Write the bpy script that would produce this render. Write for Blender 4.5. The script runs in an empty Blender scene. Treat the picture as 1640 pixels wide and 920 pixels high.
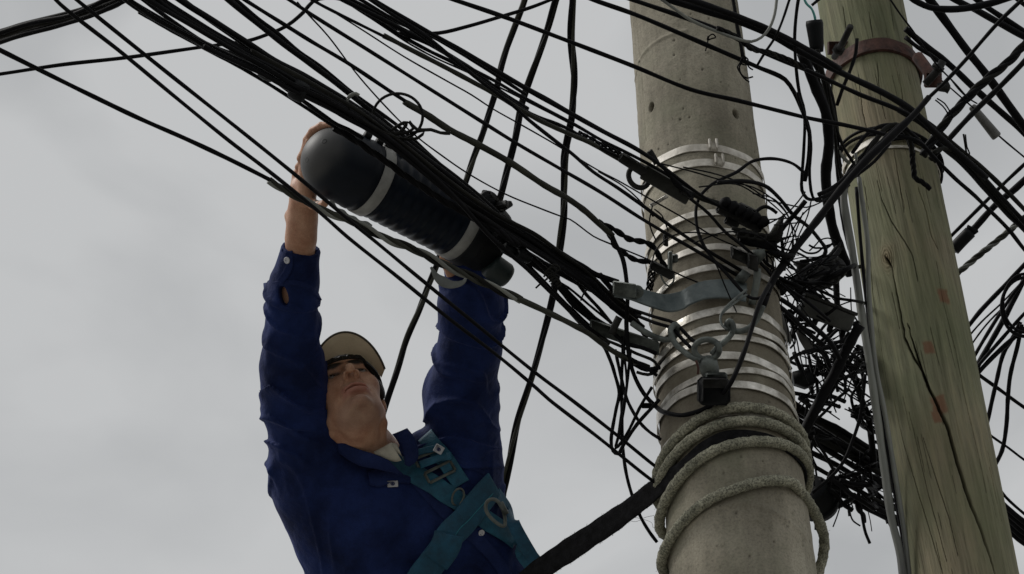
import bpy, math, random
import numpy as np
from mathutils import Vector, Matrix
from mathutils.bvhtree import BVHTree

scene = bpy.context.scene
COL = scene.collection
random.seed(7)
R = math.radians

# ------------------------------------------------------------------ camera
PITCH, ROLL, FPX = R(40), R(1.4), 3400.0
CAM = np.array([0.0, 0.0, 1.5])
FW = np.array([0, math.cos(PITCH), math.sin(PITCH)])
_u0 = np.array([0, -math.sin(PITCH), math.cos(PITCH)]); _r0 = np.array([1.0, 0, 0])
RT = _r0*math.cos(ROLL) - _u0*math.sin(ROLL)
UP = _u0*math.cos(ROLL) + _r0*math.sin(ROLL)
cam = bpy.data.cameras.new("camera"); camo = bpy.data.objects.new("camera", cam)
COL.objects.link(camo); scene.camera = camo
M = Matrix(((RT[0], UP[0], -FW[0], CAM[0]), (RT[1], UP[1], -FW[1], CAM[1]), (RT[2], UP[2], -FW[2], CAM[2]), (0, 0, 0, 1)))
camo.matrix_world = M
cam.sensor_width = 36.0; cam.lens = 36.0*FPX/1640.0
cam.clip_start = 0.05; cam.clip_end = 3000

# ------------------------------------------------------------------ world and sun (overcast)
SUN_EL, SUN_AZ = R(50), R(-88)      # azimuth from +Y, negative = to the left
world = bpy.data.worlds.new("World"); scene.world = world; world.use_nodes = True
nt = world.node_tree; nt.nodes.clear()
def N(t, x, **kw):
    n = t.nodes.new(x)
    for k, v in kw.items(): setattr(n, k, v)
    return n
wo = N(nt, 'ShaderNodeOutputWorld'); bg = N(nt, 'ShaderNodeBackground'); bg.inputs['Strength'].default_value = 0.1
sky = N(nt, 'ShaderNodeTexSky', sky_type='NISHITA'); sky.sun_disc = False
sky.sun_elevation = SUN_EL; sky.sun_rotation = SUN_AZ; sky.air_density = 1.0; sky.dust_density = 4.0
tc = N(nt, 'ShaderNodeTexCoord'); mp = N(nt, 'ShaderNodeMapping'); mp.inputs['Scale'].default_value = (1, 1, 1.6)
n1 = N(nt, 'ShaderNodeTexNoise'); n1.inputs['Scale'].default_value = 5.0; n1.inputs['Detail'].default_value = 5; n1.inputs['Roughness'].default_value = .42
n1.inputs['Distortion'].default_value = .5
cr = N(nt, 'ShaderNodeValToRGB'); e = cr.color_ramp.elements
e[0].position = .38; e[0].color = (4.15, 4.25, 4.32, 1)
e[1].position = .60; e[1].color = (5.40, 5.48, 5.52, 1)
mx = N(nt, 'ShaderNodeMix', data_type='RGBA'); mx.inputs['Factor'].default_value = .97
L = nt.links.new
L(tc.outputs['Generated'], mp.inputs['Vector']); L(mp.outputs[0], n1.inputs['Vector']); L(n1.outputs['Fac'], cr.inputs[0])
L(sky.outputs[0], mx.inputs[6]); L(cr.outputs[0], mx.inputs[7]); L(mx.outputs[2], bg.inputs['Color']); L(bg.outputs[0], wo.inputs['Surface'])
sl = bpy.data.lights.new("sun", 'SUN'); sl.energy = 1.9; sl.angle = R(24); sl.color = (1, .97, .93)
so = bpy.data.objects.new("sun", sl); COL.objects.link(so)
sd = Vector((math.sin(SUN_AZ)*math.cos(SUN_EL), math.cos(SUN_AZ)*math.cos(SUN_EL), math.sin(SUN_EL)))
so.rotation_euler = sd.to_track_quat('Z', 'Y').to_euler()
so.location = (0, 0, 30)
scene.view_settings.view_transform = 'Standard'; scene.view_settings.look = 'None'
scene.view_settings.exposure = 0.0; scene.view_settings.gamma = 1.0

# ------------------------------------------------------------------ helpers
def ray(px, py):
    return FW + RT*((px-820.0)/FPX) - UP*((py-460.0)/FPX)
def P(px, py, d):
    return CAM + ray(px, py)*d
def PS(pts, d0, d1=None):
    """sight points to 3D, depth from d0 to d1 along the run"""
    pts = [tuple(p) for p in pts]; d1 = d0 if d1 is None else d1
    s = [0.0]
    for a, b in zip(pts, pts[1:]): s.append(s[-1]+math.hypot(b[0]-a[0], b[1]-a[1]))
    out = []
    for p, q in zip(pts, s):
        d = p[2] if len(p) > 2 else d0+(d1-d0)*q/(s[-1] or 1)
        out.append(P(p[0], p[1], d))
    return np.array(out)

def mesh(name, v, f, mat=None, parent=None, smooth=True):
    me = bpy.data.meshes.new(name)
    v = np.asarray(v, dtype=np.float64)
    me.from_pydata(v.tolist() if len(v) < 20000 else v, [], f if isinstance(f, list) else f.tolist())
    me.update()
    if smooth: me.polygons.foreach_set('use_smooth', np.ones(len(me.polygons), dtype=bool))
    if mat: me.materials.append(mat)
    o = bpy.data.objects.new(name, me); COL.objects.link(o)
    if parent is not None:
        o.parent = parent; o.matrix_parent_inverse = parent.matrix_basis.inverted()
    return o
def empty(name, loc=(0, 0, 0)):
    o = bpy.data.objects.new(name, None); COL.objects.link(o); o.location = loc; o.empty_display_size = .1
    return o
def tag(o, label=None, cat=None, group=None, kind=None):
    if label: o['label'] = label
    if cat: o['category'] = cat
    if group: o['group'] = group
    if kind: o['kind'] = kind
    return o

def catmull(p, n=None, step=.012):
    p = np.asarray(p, float)
    if len(p) == 2:
        m = max(2, int(np.linalg.norm(p[1]-p[0])/step)+1)
        return p[0]+(p[1]-p[0])*np.linspace(0, 1, m)[:, None]
    q = np.vstack([2*p[0]-p[1], p, 2*p[-1]-p[-2]]); out = []
    for i in range(1, len(q)-2):
        a, b, c, d = q[i-1], q[i], q[i+1], q[i+2]
        m = max(2, int(np.linalg.norm(c-b)/step)+1)
        # centripetal parametrisation keeps bends tidy
        t0 = 0; t1 = t0+max(1e-6, np.linalg.norm(b-a))**.5; t2 = t1+max(1e-6, np.linalg.norm(c-b))**.5; t3 = t2+max(1e-6, np.linalg.norm(d-c))**.5
        t = (t1+(t2-t1)*np.arange(m)/m)[:, None]
        A1 = (t1-t)/(t1-t0)*a+(t-t0)/(t1-t0)*b; A2 = (t2-t)/(t2-t1)*b+(t-t1)/(t2-t1)*c; A3 = (t3-t)/(t3-t2)*c+(t-t2)/(t3-t2)*d
        B1 = (t2-t)/(t2-t0)*A1+(t-t0)/(t2-t0)*A2; B2 = (t3-t)/(t3-t1)*A2+(t-t1)/(t3-t1)*A3
        out.append((t2-t)/(t2-t1)*B1+(t-t1)/(t2-t1)*B2)
    out.append(p[-1:]); return np.vstack(out)

def frames(c):
    t = np.gradient(c, axis=0); t /= np.linalg.norm(t, axis=1)[:, None]+1e-12
    n = np.zeros_like(t); a = np.array([0, 0, 1.0]) if abs(t[0][2]) < .9 else np.array([1.0, 0, 0])
    n[0] = np.cross(t[0], a); n[0] /= np.linalg.norm(n[0])
    for i in range(1, len(c)):
        v = n[i-1]-t[i]*np.dot(n[i-1], t[i]); n[i] = v/(np.linalg.norm(v)+1e-12)
    return t, n, np.cross(t, n)

class MB:
    def __init__(s): s.v = []; s.f = []; s.n = 0
    def add(s, v, f):
        v = np.asarray(v, float); s.v.append(v); s.f += [tuple(int(i)+s.n for i in q) for q in f]; s.n += len(v)
    def tube(s, c, r, sides=8, cap=True, rfun=None, closed=False):
        c = np.asarray(c, float); t, n, b = frames(c); k = len(c)
        a = np.arange(sides)*2*math.pi/sides
        rr = np.broadcast_to(np.asarray(r, float), (k,))[:, None]*np.ones((1, sides))
        if rfun is not None:
            sl_ = np.concatenate([[0], np.cumsum(np.linalg.norm(np.diff(c, axis=0), axis=1))])
            rr = rr*rfun(sl_[:, None], a[None, :])
        v = c[:, None, :]+rr[:, :, None]*(np.cos(a)[None, :, None]*n[:, None, :]+np.sin(a)[None, :, None]*b[:, None, :])
        f = []
        for i in range(k-1):
            for j in range(sides):
                j2 = (j+1) % sides; f.append((i*sides+j, i*sides+j2, (i+1)*sides+j2, (i+1)*sides+j))
        if closed:
            for j in range(sides):
                j2 = (j+1) % sides; f.append(((k-1)*sides+j, (k-1)*sides+j2, j2, j))
        elif cap:
            f.append(tuple(range(sides-1, -1, -1))); f.append(tuple((k-1)*sides+j for j in range(sides)))
        s.add(v.reshape(-1, 3), f)
    def box(s, c, ax, ay, az, bev=.12):
        """bevelled box: centre and three half-axis vectors"""
        c, ax, ay, az = [np.asarray(q, float) for q in (c, ax, ay, az)]
        m = min(np.linalg.norm(ax), np.linalg.norm(ay), np.linalg.norm(az))*bev*2
        bx, by, bz = [m/np.linalg.norm(q) for q in (ax, ay, az)]
        v = []; idx = {}
        for sx in (-1, 1):
            for sy in (-1, 1):
                for sz in (-1, 1):
                    for k in range(3):
                        q = [sx, sy, sz]; w = [1-bx, 1-by, 1-bz]; w[k] = 1
                        idx[(sx, sy, sz, k)] = len(v)
                        v.append(c+ax*q[0]*w[0]+ay*q[1]*w[1]+az*q[2]*w[2])
        f = []
        for k in range(3):
            for sg in (-1, 1):
                o = [i for i in range(3) if i != k]; q = []
                for (u_, w_) in ((-1, -1), (1, -1), (1, 1), (-1, 1)):
                    s3 = [0, 0, 0]; s3[k] = sg; s3[o[0]] = u_; s3[o[1]] = w_; q.append(idx[(*s3, k)])
                f.append(tuple(q))
        for k in range(3):      # edge bevels along axis k
            o = [i for i in range(3) if i != k]
            for u_ in (-1, 1):
                for w_ in (-1, 1):
                    def g(sk, kk):
                        s3 = [0, 0, 0]; s3[k] = sk; s3[o[0]] = u_; s3[o[1]] = w_; return idx[(*s3, kk)]
                    f.append((g(-1, o[0]), g(1, o[0]), g(1, o[1]), g(-1, o[1])))
        for sx in (-1, 1):
            for sy in (-1, 1):
                for sz in (-1, 1): f.append((idx[(sx, sy, sz, 0)], idx[(sx, sy, sz, 1)], idx[(sx, sy, sz, 2)]))
        s.add(v, f)
    def lathe(s, c, axis, prof, sides=24):
        """prof: (offset along the axis, radius)"""
        axis = np.asarray(axis, float)/np.linalg.norm(axis); h = np.array([0, 0, 1.0]) if abs(axis[2]) < .9 else np.array([1.0, 0, 0])
        n = np.cross(axis, h); n /= np.linalg.norm(n); b = np.cross(axis, n)
        a = np.arange(sides)*2*math.pi/sides; v = []; f = []
        for (o, r) in prof:
            v.append(np.asarray(c)+axis*o+r*(np.cos(a)[:, None]*n+np.sin(a)[:, None]*b))
        for i in range(len(prof)-1):
            for j in range(sides):
                j2 = (j+1) % sides; f.append((i*sides+j, i*sides+j2, (i+1)*sides+j2, (i+1)*sides+j))
        f.append(tuple(range(sides-1, -1, -1))); f.append(tuple((len(prof)-1)*sides+j for j in range(sides)))
        s.add(np.vstack(v), f)
    def plate(s, outline, nrm, th):
        """a plate of any outline, given thickness along nrm"""
        o = np.asarray(outline, float); nrm = np.asarray(nrm, float)/np.linalg.norm(nrm)*th/2; n = len(o)
        v = np.vstack([o-nrm, o+nrm]); f = [tuple(range(n-1, -1, -1)), tuple(range(n, 2*n))]
        for i in range(n): j = (i+1) % n; f.append((i, j, j+n, i+n))
        s.add(v, f)
    def strip(s, c, wdir, width, th, ndir=None):
        """flat strap along c; wdir per point; thickness along the normal"""
        c = np.asarray(c, float); t, _, _ = frames(c); w = np.asarray(wdir, float)
        if w.ndim == 1: w = np.broadcast_to(w, c.shape)
        w = w-t*np.sum(w*t, axis=1)[:, None]; w = w/np.linalg.norm(w, axis=1)[:, None]
        nn = np.cross(t, w); hw = np.broadcast_to(np.asarray(width, float)/2, (len(c),))[:, None]; ht = th/2
        rows = []
        for a, b in ((-1, -.55), (-.93, -1), (-.5, -1), (0, -1), (.5, -1), (.93, -1), (1, -.55), (1, .55), (.93, 1), (.5, 1), (0, 1), (-.5, 1), (-.93, 1), (-1, .55)):
            rows.append(c+w*hw*a+nn*ht*b)
        K = len(rows); v = np.stack(rows, axis=1).reshape(-1, 3); f = []; k = len(c)
        for i in range(k-1):
            for j in range(K):
                j2 = (j+1) % K; f.append((i*K+j, i*K+j2, (i+1)*K+j2, (i+1)*K+j))
        f.append(tuple(range(K-1, -1, -1))); f.append(tuple((k-1)*K+j for j in range(K)))
        s.add(v, f)
    def build(s, name, mat, parent=None, smooth=True, auto=None):
        o = mesh(name, np.vstack(s.v), s.f, mat, parent, smooth)
        if auto is not None:
            md = o.data
            try: md.set_sharp_from_angle(angle=R(auto))
            except Exception: pass
        return o

# ------------------------------------------------------------------ materials
def material(name, base, rough=.6, metal=0.0, var=0.0, vscale=20, bump=0.0, bscale=80, col2=None, spec=.5, stretch=None, sheen=0):
    m = bpy.data.materials.new(name); m.use_nodes = True; t = m.node_tree; b = t.nodes['Principled BSDF']
    b.inputs['Roughness'].default_value = rough; b.inputs['Metallic'].default_value = metal
    b.inputs['Specular IOR Level'].default_value = spec
    if sheen: b.inputs['Sheen Weight'].default_value = sheen; b.inputs['Sheen Roughness'].default_value = .5
    tcn = N(t, 'ShaderNodeTexCoord'); src = tcn.outputs['Object']
    if stretch:
        mpn = N(t, 'ShaderNodeMapping'); mpn.inputs['Scale'].default_value = stretch; t.links.new(src, mpn.inputs[0]); src = mpn.outputs[0]
    c2 = col2 or tuple(min(1, c*(1+var)) for c in base)
    nz = N(t, 'ShaderNodeTexNoise'); nz.inputs['Scale'].default_value = vscale; nz.inputs['Detail'].default_value = 6; nz.inputs['Roughness'].default_value = .6
    rp = N(t, 'ShaderNodeValToRGB'); rp.color_ramp.elements[0].position = .35; rp.color_ramp.elements[1].position = .68
    rp.color_ramp.elements[0].color = (*[c*(1-var*.6) for c in base], 1); rp.color_ramp.elements[1].color = (*c2, 1)
    t.links.new(src, nz.inputs['Vector']); t.links.new(nz.outputs['Fac'], rp.inputs[0]); t.links.new(rp.outputs[0], b.inputs['Base Color'])
    if bump:
        nb = N(t, 'ShaderNodeTexNoise'); nb.inputs['Scale'].default_value = bscale; nb.inputs['Detail'].default_value = 5
        bp = N(t, 'ShaderNodeBump'); bp.inputs['Strength'].default_value = bump; bp.inputs['Distance'].default_value = .004
        t.links.new(src, nb.inputs['Vector']); t.links.new(nb.outputs['Fac'], bp.inputs['Height']); t.links.new(bp.outputs[0], b.inputs['Normal'])
    return m
MT = {}
MT['rubber'] = material('black_rubber', (.004, .004, .005), .62, var=.6, vscale=14, bump=.25, bscale=60, spec=.12)
MT['rubber_dusty'] = material('dusty_rubber', (.008, .008, .0075), .7, var=.7, vscale=9, bump=.3, bscale=50, col2=(.020, .020, .017), spec=.16)
MT['rubber_olive'] = material('weathered_rubber', (.016, .017, .012), .6, var=.6, vscale=9, bump=.3, bscale=60, col2=(.045, .046, .034), spec=.3)
MT['grey_cable'] = material('grey_sheath', (.12, .125, .12), .5, var=.35, vscale=6, bump=.15, bscale=40, col2=(.24, .25, .22), stretch=(1, 1, .2))
MT['steel'] = material('galvanised_steel', (.075, .085, .08), .55, .5, var=.5, vscale=30, bump=.4, bscale=120, col2=(.17, .19, .175))
MT['blue_steel'] = material('painted_steel_plate', (.10, .13, .135), .55, .25, var=.4, vscale=25, bump=.3, bscale=100, col2=(.17, .20, .20))
MT['band'] = material('stainless_band', (.40, .37, .30), .36, .5, var=.65, vscale=20, bump=.25, bscale=50, col2=(.92, .89, .82))
MT['band_paint'] = material('pale_painted_band', (.62, .58, .50), .5, .1, var=.4, vscale=26, bump=.2, bscale=60, col2=(.92, .88, .80))
MT['dark_iron'] = material('dark_cast_iron', (.012, .012, .011), .6, .3, var=.6, vscale=40, bump=.5, bscale=90)
MT['rust'] = material('rusty_paint', (.055, .022, .016), .75, .1, var=.7, vscale=35, bump=.5, bscale=90, col2=(.11, .045, .032))
MT['plastic'] = material('black_plastic', (.003, .004, .005), .55, spec=.2, var=.4, vscale=20, bump=.15, bscale=60)
MT['navy_plastic'] = material('dark_blue_plastic', (.002, .005, .012), .38, var=.5, vscale=9, col2=(.004, .009, .018), spec=.16)
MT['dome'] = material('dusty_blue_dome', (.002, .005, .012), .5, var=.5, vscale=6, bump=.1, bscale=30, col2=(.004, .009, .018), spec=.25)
MT['green_plastic'] = material('dark_green_plastic', (.006, .015, .014), .5, var=.3)
MT['grey_plastic'] = material('grey_plastic', (.12, .12, .115), .5, var=.3)
MT['white_strap'] = material('pale_grey_strap', (.27, .27, .255), .55, var=.2, vscale=40, bump=.15)
MT['teal_wire'] = material('teal_insulation', (.10, .38, .36), .5, var=.1)
# ------------------------------------------------------------------ ground (out of frame, carries the poles)
def ground():
    n = 40; s = 900.0; v = []; f = []
    for i in range(n+1):
        for j in range(n+1):
            x = ((i/n)*2-1); y = ((j/n)*2-1); v.append((s*x*abs(x), s*y*abs(y), 0))
    for i in range(n):
        for j in range(n): a = i*(n+1)+j; f.append((a, a+n+1, a+n+2, a+1))
    m = material('worn_asphalt', (.20, .195, .18), .9, var=.4, vscale=1.5, bump=.4, bscale=60)
    tag(mesh('ground', v, f, m, None, False), kind='structure')
ground()

# ------------------------------------------------------------------ poles
class Pole:
    def __init__(s, d_mid, e0, e1, e2):
        """edges seen at three heights: (y, left, right)"""
        y, l, r = e1; c = P((l+r)/2, y, d_mid); s.x, s.y = c[0], c[1]
        s.D = math.hypot(s.x, s.y); hs = []
        for (y, l, r) in (e0, e1, e2):
            q = ray((l+r)/2, y); hd = math.hypot(q[0], q[1]); k = s.D/hd; z = CAM[2]+q[2]*k
            hs.append((z, (r-l)/2*k/FPX*1.0))
        (za, ra), _, (zb, rb) = hs; s.k = (ra-rb)/(za-zb); s.z0 = zb; s.r0 = rb
    def r(s, z): return s.r0+(z-s.z0)*s.k
    def hit(s, px, py, grow=0.0):
        q = ray(px, py); z = 4.7
        for _ in range(6):
            rr = s.r(z)+grow
            a = q[0]**2+q[1]**2; b = -2*(q[0]*s.x+q[1]*s.y); c = s.x**2+s.y**2-rr**2
            dd = max(0, b*b-4*a*c); k = (-b-math.sqrt(dd))/(2*a); z = CAM[2]+q[2]*k
        return CAM+q*k
    def polar(s, px, py):
        h = s.hit(px, py); return math.atan2(h[1]-s.y, h[0]-s.x), h[2]
    def at(s, ang, z, grow=0.0):
        r = s.r(z)+grow; return np.array([s.x+r*math.cos(ang), s.y+r*math.sin(ang), z])
    def zc(s, px, py): return s.hit(px, py)[2]
CP = Pole(5.0, (0, 1006.5, 1178), (460, 1041, 1243), (920, 1070, 1304))
WP = Pole(5.6, (0, 1313, 1447), (460, 1386, 1535), (920, 1463, 1634))
FA = {id(p): math.atan2(-p.y, -p.x) for p in (CP, WP)}      # the side that faces the viewer

def noise2(u, v, seed=0, octv=4):
    """cheap smooth value noise"""
    rs = np.random.RandomState(seed); T = rs.rand(64, 64); out = np.zeros_like(u, dtype=float); amp = 1; tot = 0
    for o in range(octv):
        x = u*(2**o)+o*7.3; y = v*(2**o)+o*3.1; xi = np.floor(x).astype(int); yi = np.floor(y).astype(int)
        fx = x-xi; fy = y-yi; fx = fx*fx*(3-2*fx); fy = fy*fy*(3-2*fy)
        g = lambda a, b: T[a % 64, b % 64]
        out += amp*((g(xi, yi)*(1-fx)+g(xi+1, yi)*fx)*(1-fy)+(g(xi, yi+1)*(1-fx)+g(xi+1, yi+1)*fx)*fy); tot += amp; amp *= .5
    return out/tot-.5

def pole_mesh(name, pole, mat, parent, disp, zlo, zhi, ztop, front, nfront, nback, dz):
    # dense on the side and height range in view
    a0 = FA[id(pole)]-front; a1 = FA[id(pole)]+front
    ang = np.concatenate([np.linspace(a0, a1, nfront, endpoint=False), np.linspace(a1, a0+2*math.pi, nback, endpoint=False)])
    zs = np.concatenate([np.linspace(0, zlo, 12, endpoint=False), np.arange(zlo, zhi, dz), np.linspace(zhi, ztop, 8)])
    A, Z = np.meshgrid(ang, zs); Rr = pole.r0+(Z-pole.z0)*pole.k
    s_ = (A-FA[id(pole)])*pole.r0
    dd, attrs = disp(s_, Z)
    Rr = Rr+dd
    v = np.stack([pole.x+Rr*np.cos(A), pole.y+Rr*np.sin(A), Z], axis=-1).reshape(-1, 3)
    nz, na = Z.shape; I = np.arange(nz-1)[:, None]*na; J = np.arange(na)[None, :]; J2 = (J+1) % na
    f = np.stack([I+J, I+J2, I+na+J2, I+na+J], axis=-1).reshape(-1, 4)
    v = np.vstack([v, [[pole.x, pole.y, ztop+.01]]])
    fl = f.tolist()+[[(nz-1)*na+j, (nz-1)*na+(j+1) % na, len(v)-1] for j in range(na)]
    o = mesh(name, v, fl, mat, parent)
    for k, a in attrs.items():
        if a.ndim == 3:
            at = o.data.attributes.new(k, 'FLOAT_VECTOR', 'POINT'); arr = np.vstack([a.reshape(-1, 3), [[0, 0, 0]]]).astype(np.float32).ravel(); at.data.foreach_set('vector', arr)
        else:
            at = o.data.attributes.new(k, 'FLOAT', 'POINT'); at.data.foreach_set('value', np.append(a.ravel(), 0).astype(np.float32))
    return o

def seg_dist(S, Z, pts):
    """distance to a polyline and how far along it"""
    best = np.full(S.shape, 9.0); par = np.zeros(S.shape)
    for i, (a, b) in enumerate(zip(pts, pts[1:])):
        ax, ay = a; bx, by = b; dx, dy = bx-ax, by-ay
        t = np.clip(((S-ax)*dx+(Z-ay)*dy)/(dx*dx+dy*dy+1e-12), 0, 1)
        d = np.hypot(S-ax-t*dx, Z-ay-t*dy); m = d < best
        best = np.where(m, d, best); par = np.where(m, (i+t)/(len(pts)-1), par)
    return best, par
def on_pole(pole, pts):
    out = []
    for p in pts:
        a, z = pole.polar(*p); out.append(((a-FA[id(pole)]+math.pi) % (2*math.pi)-math.pi, z))
    return [(a*pole.r0, z) for a, z in out]

def concrete_disp(S, Z):
    d = noise2(S*9, Z*9, 3, 4)*.0035+noise2(S*60, Z*60, 5, 3)*.0016
    # pits
    rs = np.random.RandomState(4); pit = np.zeros_like(S)
    for _ in range(120):
        ps, pz, pr = rs.uniform(-.22, .22), rs.uniform(3.6, 5.6), rs.uniform(.0012, .0032)
        m = (np.abs(S-ps) < .01) & (np.abs(Z-pz) < .01)
        if m.any():
            q = np.exp(-(((S[m]-ps)**2+(Z[m]-pz)**2)/pr**2)); d[m] -= q*.004; pit[m] += q
    holes = np.zeros_like(S)
    for (cx, cy), rad in (((1043, 172), .0115), ((1179, 183), .0120)):
        hs, hz = on_pole(CP, [(cx, cy)])[0]; r_ = np.hypot((S-hs)/.8, (Z-hz)/1.1)
        k = 1/(1+np.exp(np.clip((r_-rad)/.0007, -40, 40))); d -= k*.045; holes = np.maximum(holes, k)
    # the curved trowel ridge high up, formwork step low down
    arc = on_pole(CP, [(1018, 130), (1024, 98), (1038, 78), (1065, 60), (1098, 50)]); q, _ = seg_dist(S, Z, arc); d += np.exp(-(q/.006)**2)*.003
    arc = on_pole(CP, [(1068, 905), (1090, 858), (1130, 822), (1190, 805), (1250, 826), (1290, 862)]); q, _ = seg_dist(S, Z, arc); d += np.exp(-(q/.007)**2)*.003
    arc = on_pole(CP, [(1035, 225), (1028, 120), (1016, 0)]); q, _ = seg_dist(S, Z, arc); d -= np.exp(-(q/.004)**2)*.002
    gz = np.zeros_like(S)
    for (ya, yb, w_) in ((395, 690, .8), (470, 640, .35), (330, 400, .35)):
        za, zb = CP.zc(1140, yb), CP.zc(1140, ya); gz += w_/(1+np.exp(-(Z-za)/.012))/(1+np.exp((Z-zb)/.02))
    gz *= .75+.9*noise2(S*22, Z*9, 71, 4)
    return d, {'pit': np.clip(pit, 0, 1), 'hole': holes, 'grime': np.clip(gz, 0, 1)}

CRACKS = [  # (points, widest half width, depth, kind)
    ([(1428, 425), (1436, 470), (1449, 540), (1462, 570), (1480, 600), (1490, 625)], .0024, .020),
    ([(1454, 520), (1466, 560), (1480, 605), (1497, 640), (1520, 690), (1533, 740), (1552, 800), (1568, 840), (1590, 905), (1597, 930)], .0036, .026),
    ([(1405, 290), (1412, 320), (1428, 355), (1448, 385), (1462, 410), (1470, 450)], .0010, .008),
    ([(1470, 300), (1484, 340), (1492, 378), (1502, 400)], .0012, .009),
    ([(1417, 411), (1424, 419), (1429, 428)], .0028, .018),
    ([(1386, 300), (1392, 380), (1398, 470), (1412, 560), (1424, 640)], .0008, .005),
    ([(1432, 640), (1445, 700), (1468, 780), (1492, 860), (1510, 920)], .0009, .006),
    ([(1500, 420), (1510, 480), (1530, 560), (1546, 640), (1565, 720), (1580, 790)], .0007, .005),
    ([(1456, 660), (1470, 720), (1486, 790), (1503, 850), (1516, 900)], .0008, .005),
    ([(1478, 700), (1500, 770), (1520, 830), (1534, 890)], .0008, .005),
    ([(1440, 120), (1446, 160), (1452, 200)], .0010, .008),
    ([(1392, 20), (1398, 60)], .0010, .008), ([(1375, 120), (1380, 170), (1388, 210)], .0011, .008),
    ([(1425, 0), (1432, 50)], .0010, .007), ([(1350, 10), (1357, 60)], .0010, .007),
    ([(1405, 100), (1409, 150), (1418, 190)], .0009, .007), ([(1432, 240), (1440, 290), (1448, 340)], .0009, .007),
]
def wood_disp(S, Z):
    ks, kz = on_pole(WP, [(1421, 413)])[0]
    # grain coordinate bent round the knot
    rx = S-ks; rz = Z-kz; rr = np.sqrt(rx**2*1.3+(rz*.55)**2)*(1+.55*noise2(S*38+9, Z*30+3, 91, 3))
    push = .020*np.exp(-(rr/.030)**2)*np.sign(rx)*np.minimum(1, np.abs(rx)/.004)
    G = S-push+noise2(S*2, Z*1.2, 11, 3)*.02
    # spiral grain: leans a little
    G = G+(Z-4.5)*.035
    kn = np.exp(-(rr/.022)**2)
    d = noise2(S*6, Z*1.5, 21, 3)*.005+noise2(G*110, Z*3.2, 31, 3)*.0028+noise2(G*320, Z*8, 33, 2)*.0010
    d = d*(1-kn*.7)+kn*.004+kn*np.sin(rr*900)*.0016
    cr_ = np.zeros_like(S)
    rs = np.random.RandomState(9)
    cracks = [(on_pole(WP, p), w, dp) for p, w, dp in CRACKS]
    for _ in range(60):       # short fine checks along the grain
        s0 = rs.uniform(-.2, .2); z0 = rs.uniform(3.7, 5.9); l = rs.uniform(.04, .16)
        cracks.append(([(s0, z0), (s0-l*.035+rs.uniform(-.002, .002), z0+l)], rs.uniform(.0004, .0007), rs.uniform(.0015, .0035)))
    jit = noise2(S*0+3, Z*40, 51, 3)*.0035
    for pts, w, dp in cracks:
        lo = min(p[0] for p in pts)-.03; hi = max(p[0] for p in pts)+.03; zl = min(p[1] for p in pts)-.03; zh = max(p[1] for p in pts)+.03
        m = (S > lo) & (S < hi) & (Z > zl) & (Z < zh)
        if not m.any(): continue
        q, t = seg_dist(S[m]+jit[m]*(1 if w > .001 else .4), Z[m], pts)
        ww = w*np.clip(np.sin(np.pi*np.clip(t, .02, .98)), .15, 1)**.6
        k = np.exp(-(q/np.maximum(ww, .0006))**4); d[m] -= k*dp; cr_[m] = np.maximum(cr_[m], k)
    st = np.zeros_like(S)
    for (cx, cy), a, b in (((1511, 474), .015, .022), ((1487, 556), .013, .019), ((1504, 648), .017, .026), ((1500, 668), .010, .018)):
        hs, hz = on_pole(WP, [(cx, cy)])[0]
        e_ = np.maximum(np.abs((S-hs-(Z-hz)*-.1)/a), np.abs((Z-hz)/b))+noise2(S*90, Z*70, 61, 3)*.55
        st = np.maximum(st, 1/(1+np.exp(np.clip((e_-1)/.07, -40, 40))))
    g3 = np.stack([G, Z*.05, np.zeros_like(G)], axis=-1)
    return d, {'grain': g3, 'knot': kn, 'stain': st, 'crack': cr_, 'knotr': rr}

def attr(t, name):
    n = N(t, 'ShaderNodeAttribute'); n.attribute_name = name; return n
def mixc(t, fac, a, b, blend='MIX'):
    n = N(t, 'ShaderNodeMix', data_type='RGBA', blend_type=blend)
    for i, q in ((0, fac), (6, a), (7, b)):
        if hasattr(q, 'links'): t.links.new(q, n.inputs[i])
        elif i == 0: n.inputs[0].default_value = q
        else: n.inputs[i].default_value = (*q, 1)
    return n.outputs[2]
def ramp(t, src, stops):
    n = N(t, 'ShaderNodeValToRGB'); e = n.color_ramp.elements
    while len(e) < len(stops): e.new(.5)
    for k, (p, c) in enumerate(stops): e[k].position = p; e[k].color = (*c, 1) if len(c) == 3 else c
    t.links.new(src, n.inputs[0]); return n.outputs[0]
def noise(t, src, scale, detail=5, rough=.6, vscale=None):
    n = N(t, 'ShaderNodeTexNoise'); n.inputs['Scale'].default_value = scale; n.inputs['Detail'].default_value = detail; n.inputs['Roughness'].default_value = rough
    if vscale:
        m = N(t, 'ShaderNodeMapping'); m.inputs['Scale'].default_value = vscale; t.links.new(src, m.inputs[0]); src = m.outputs[0]
    t.links.new(src, n.inputs['Vector']); return n.outputs['Fac']

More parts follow.
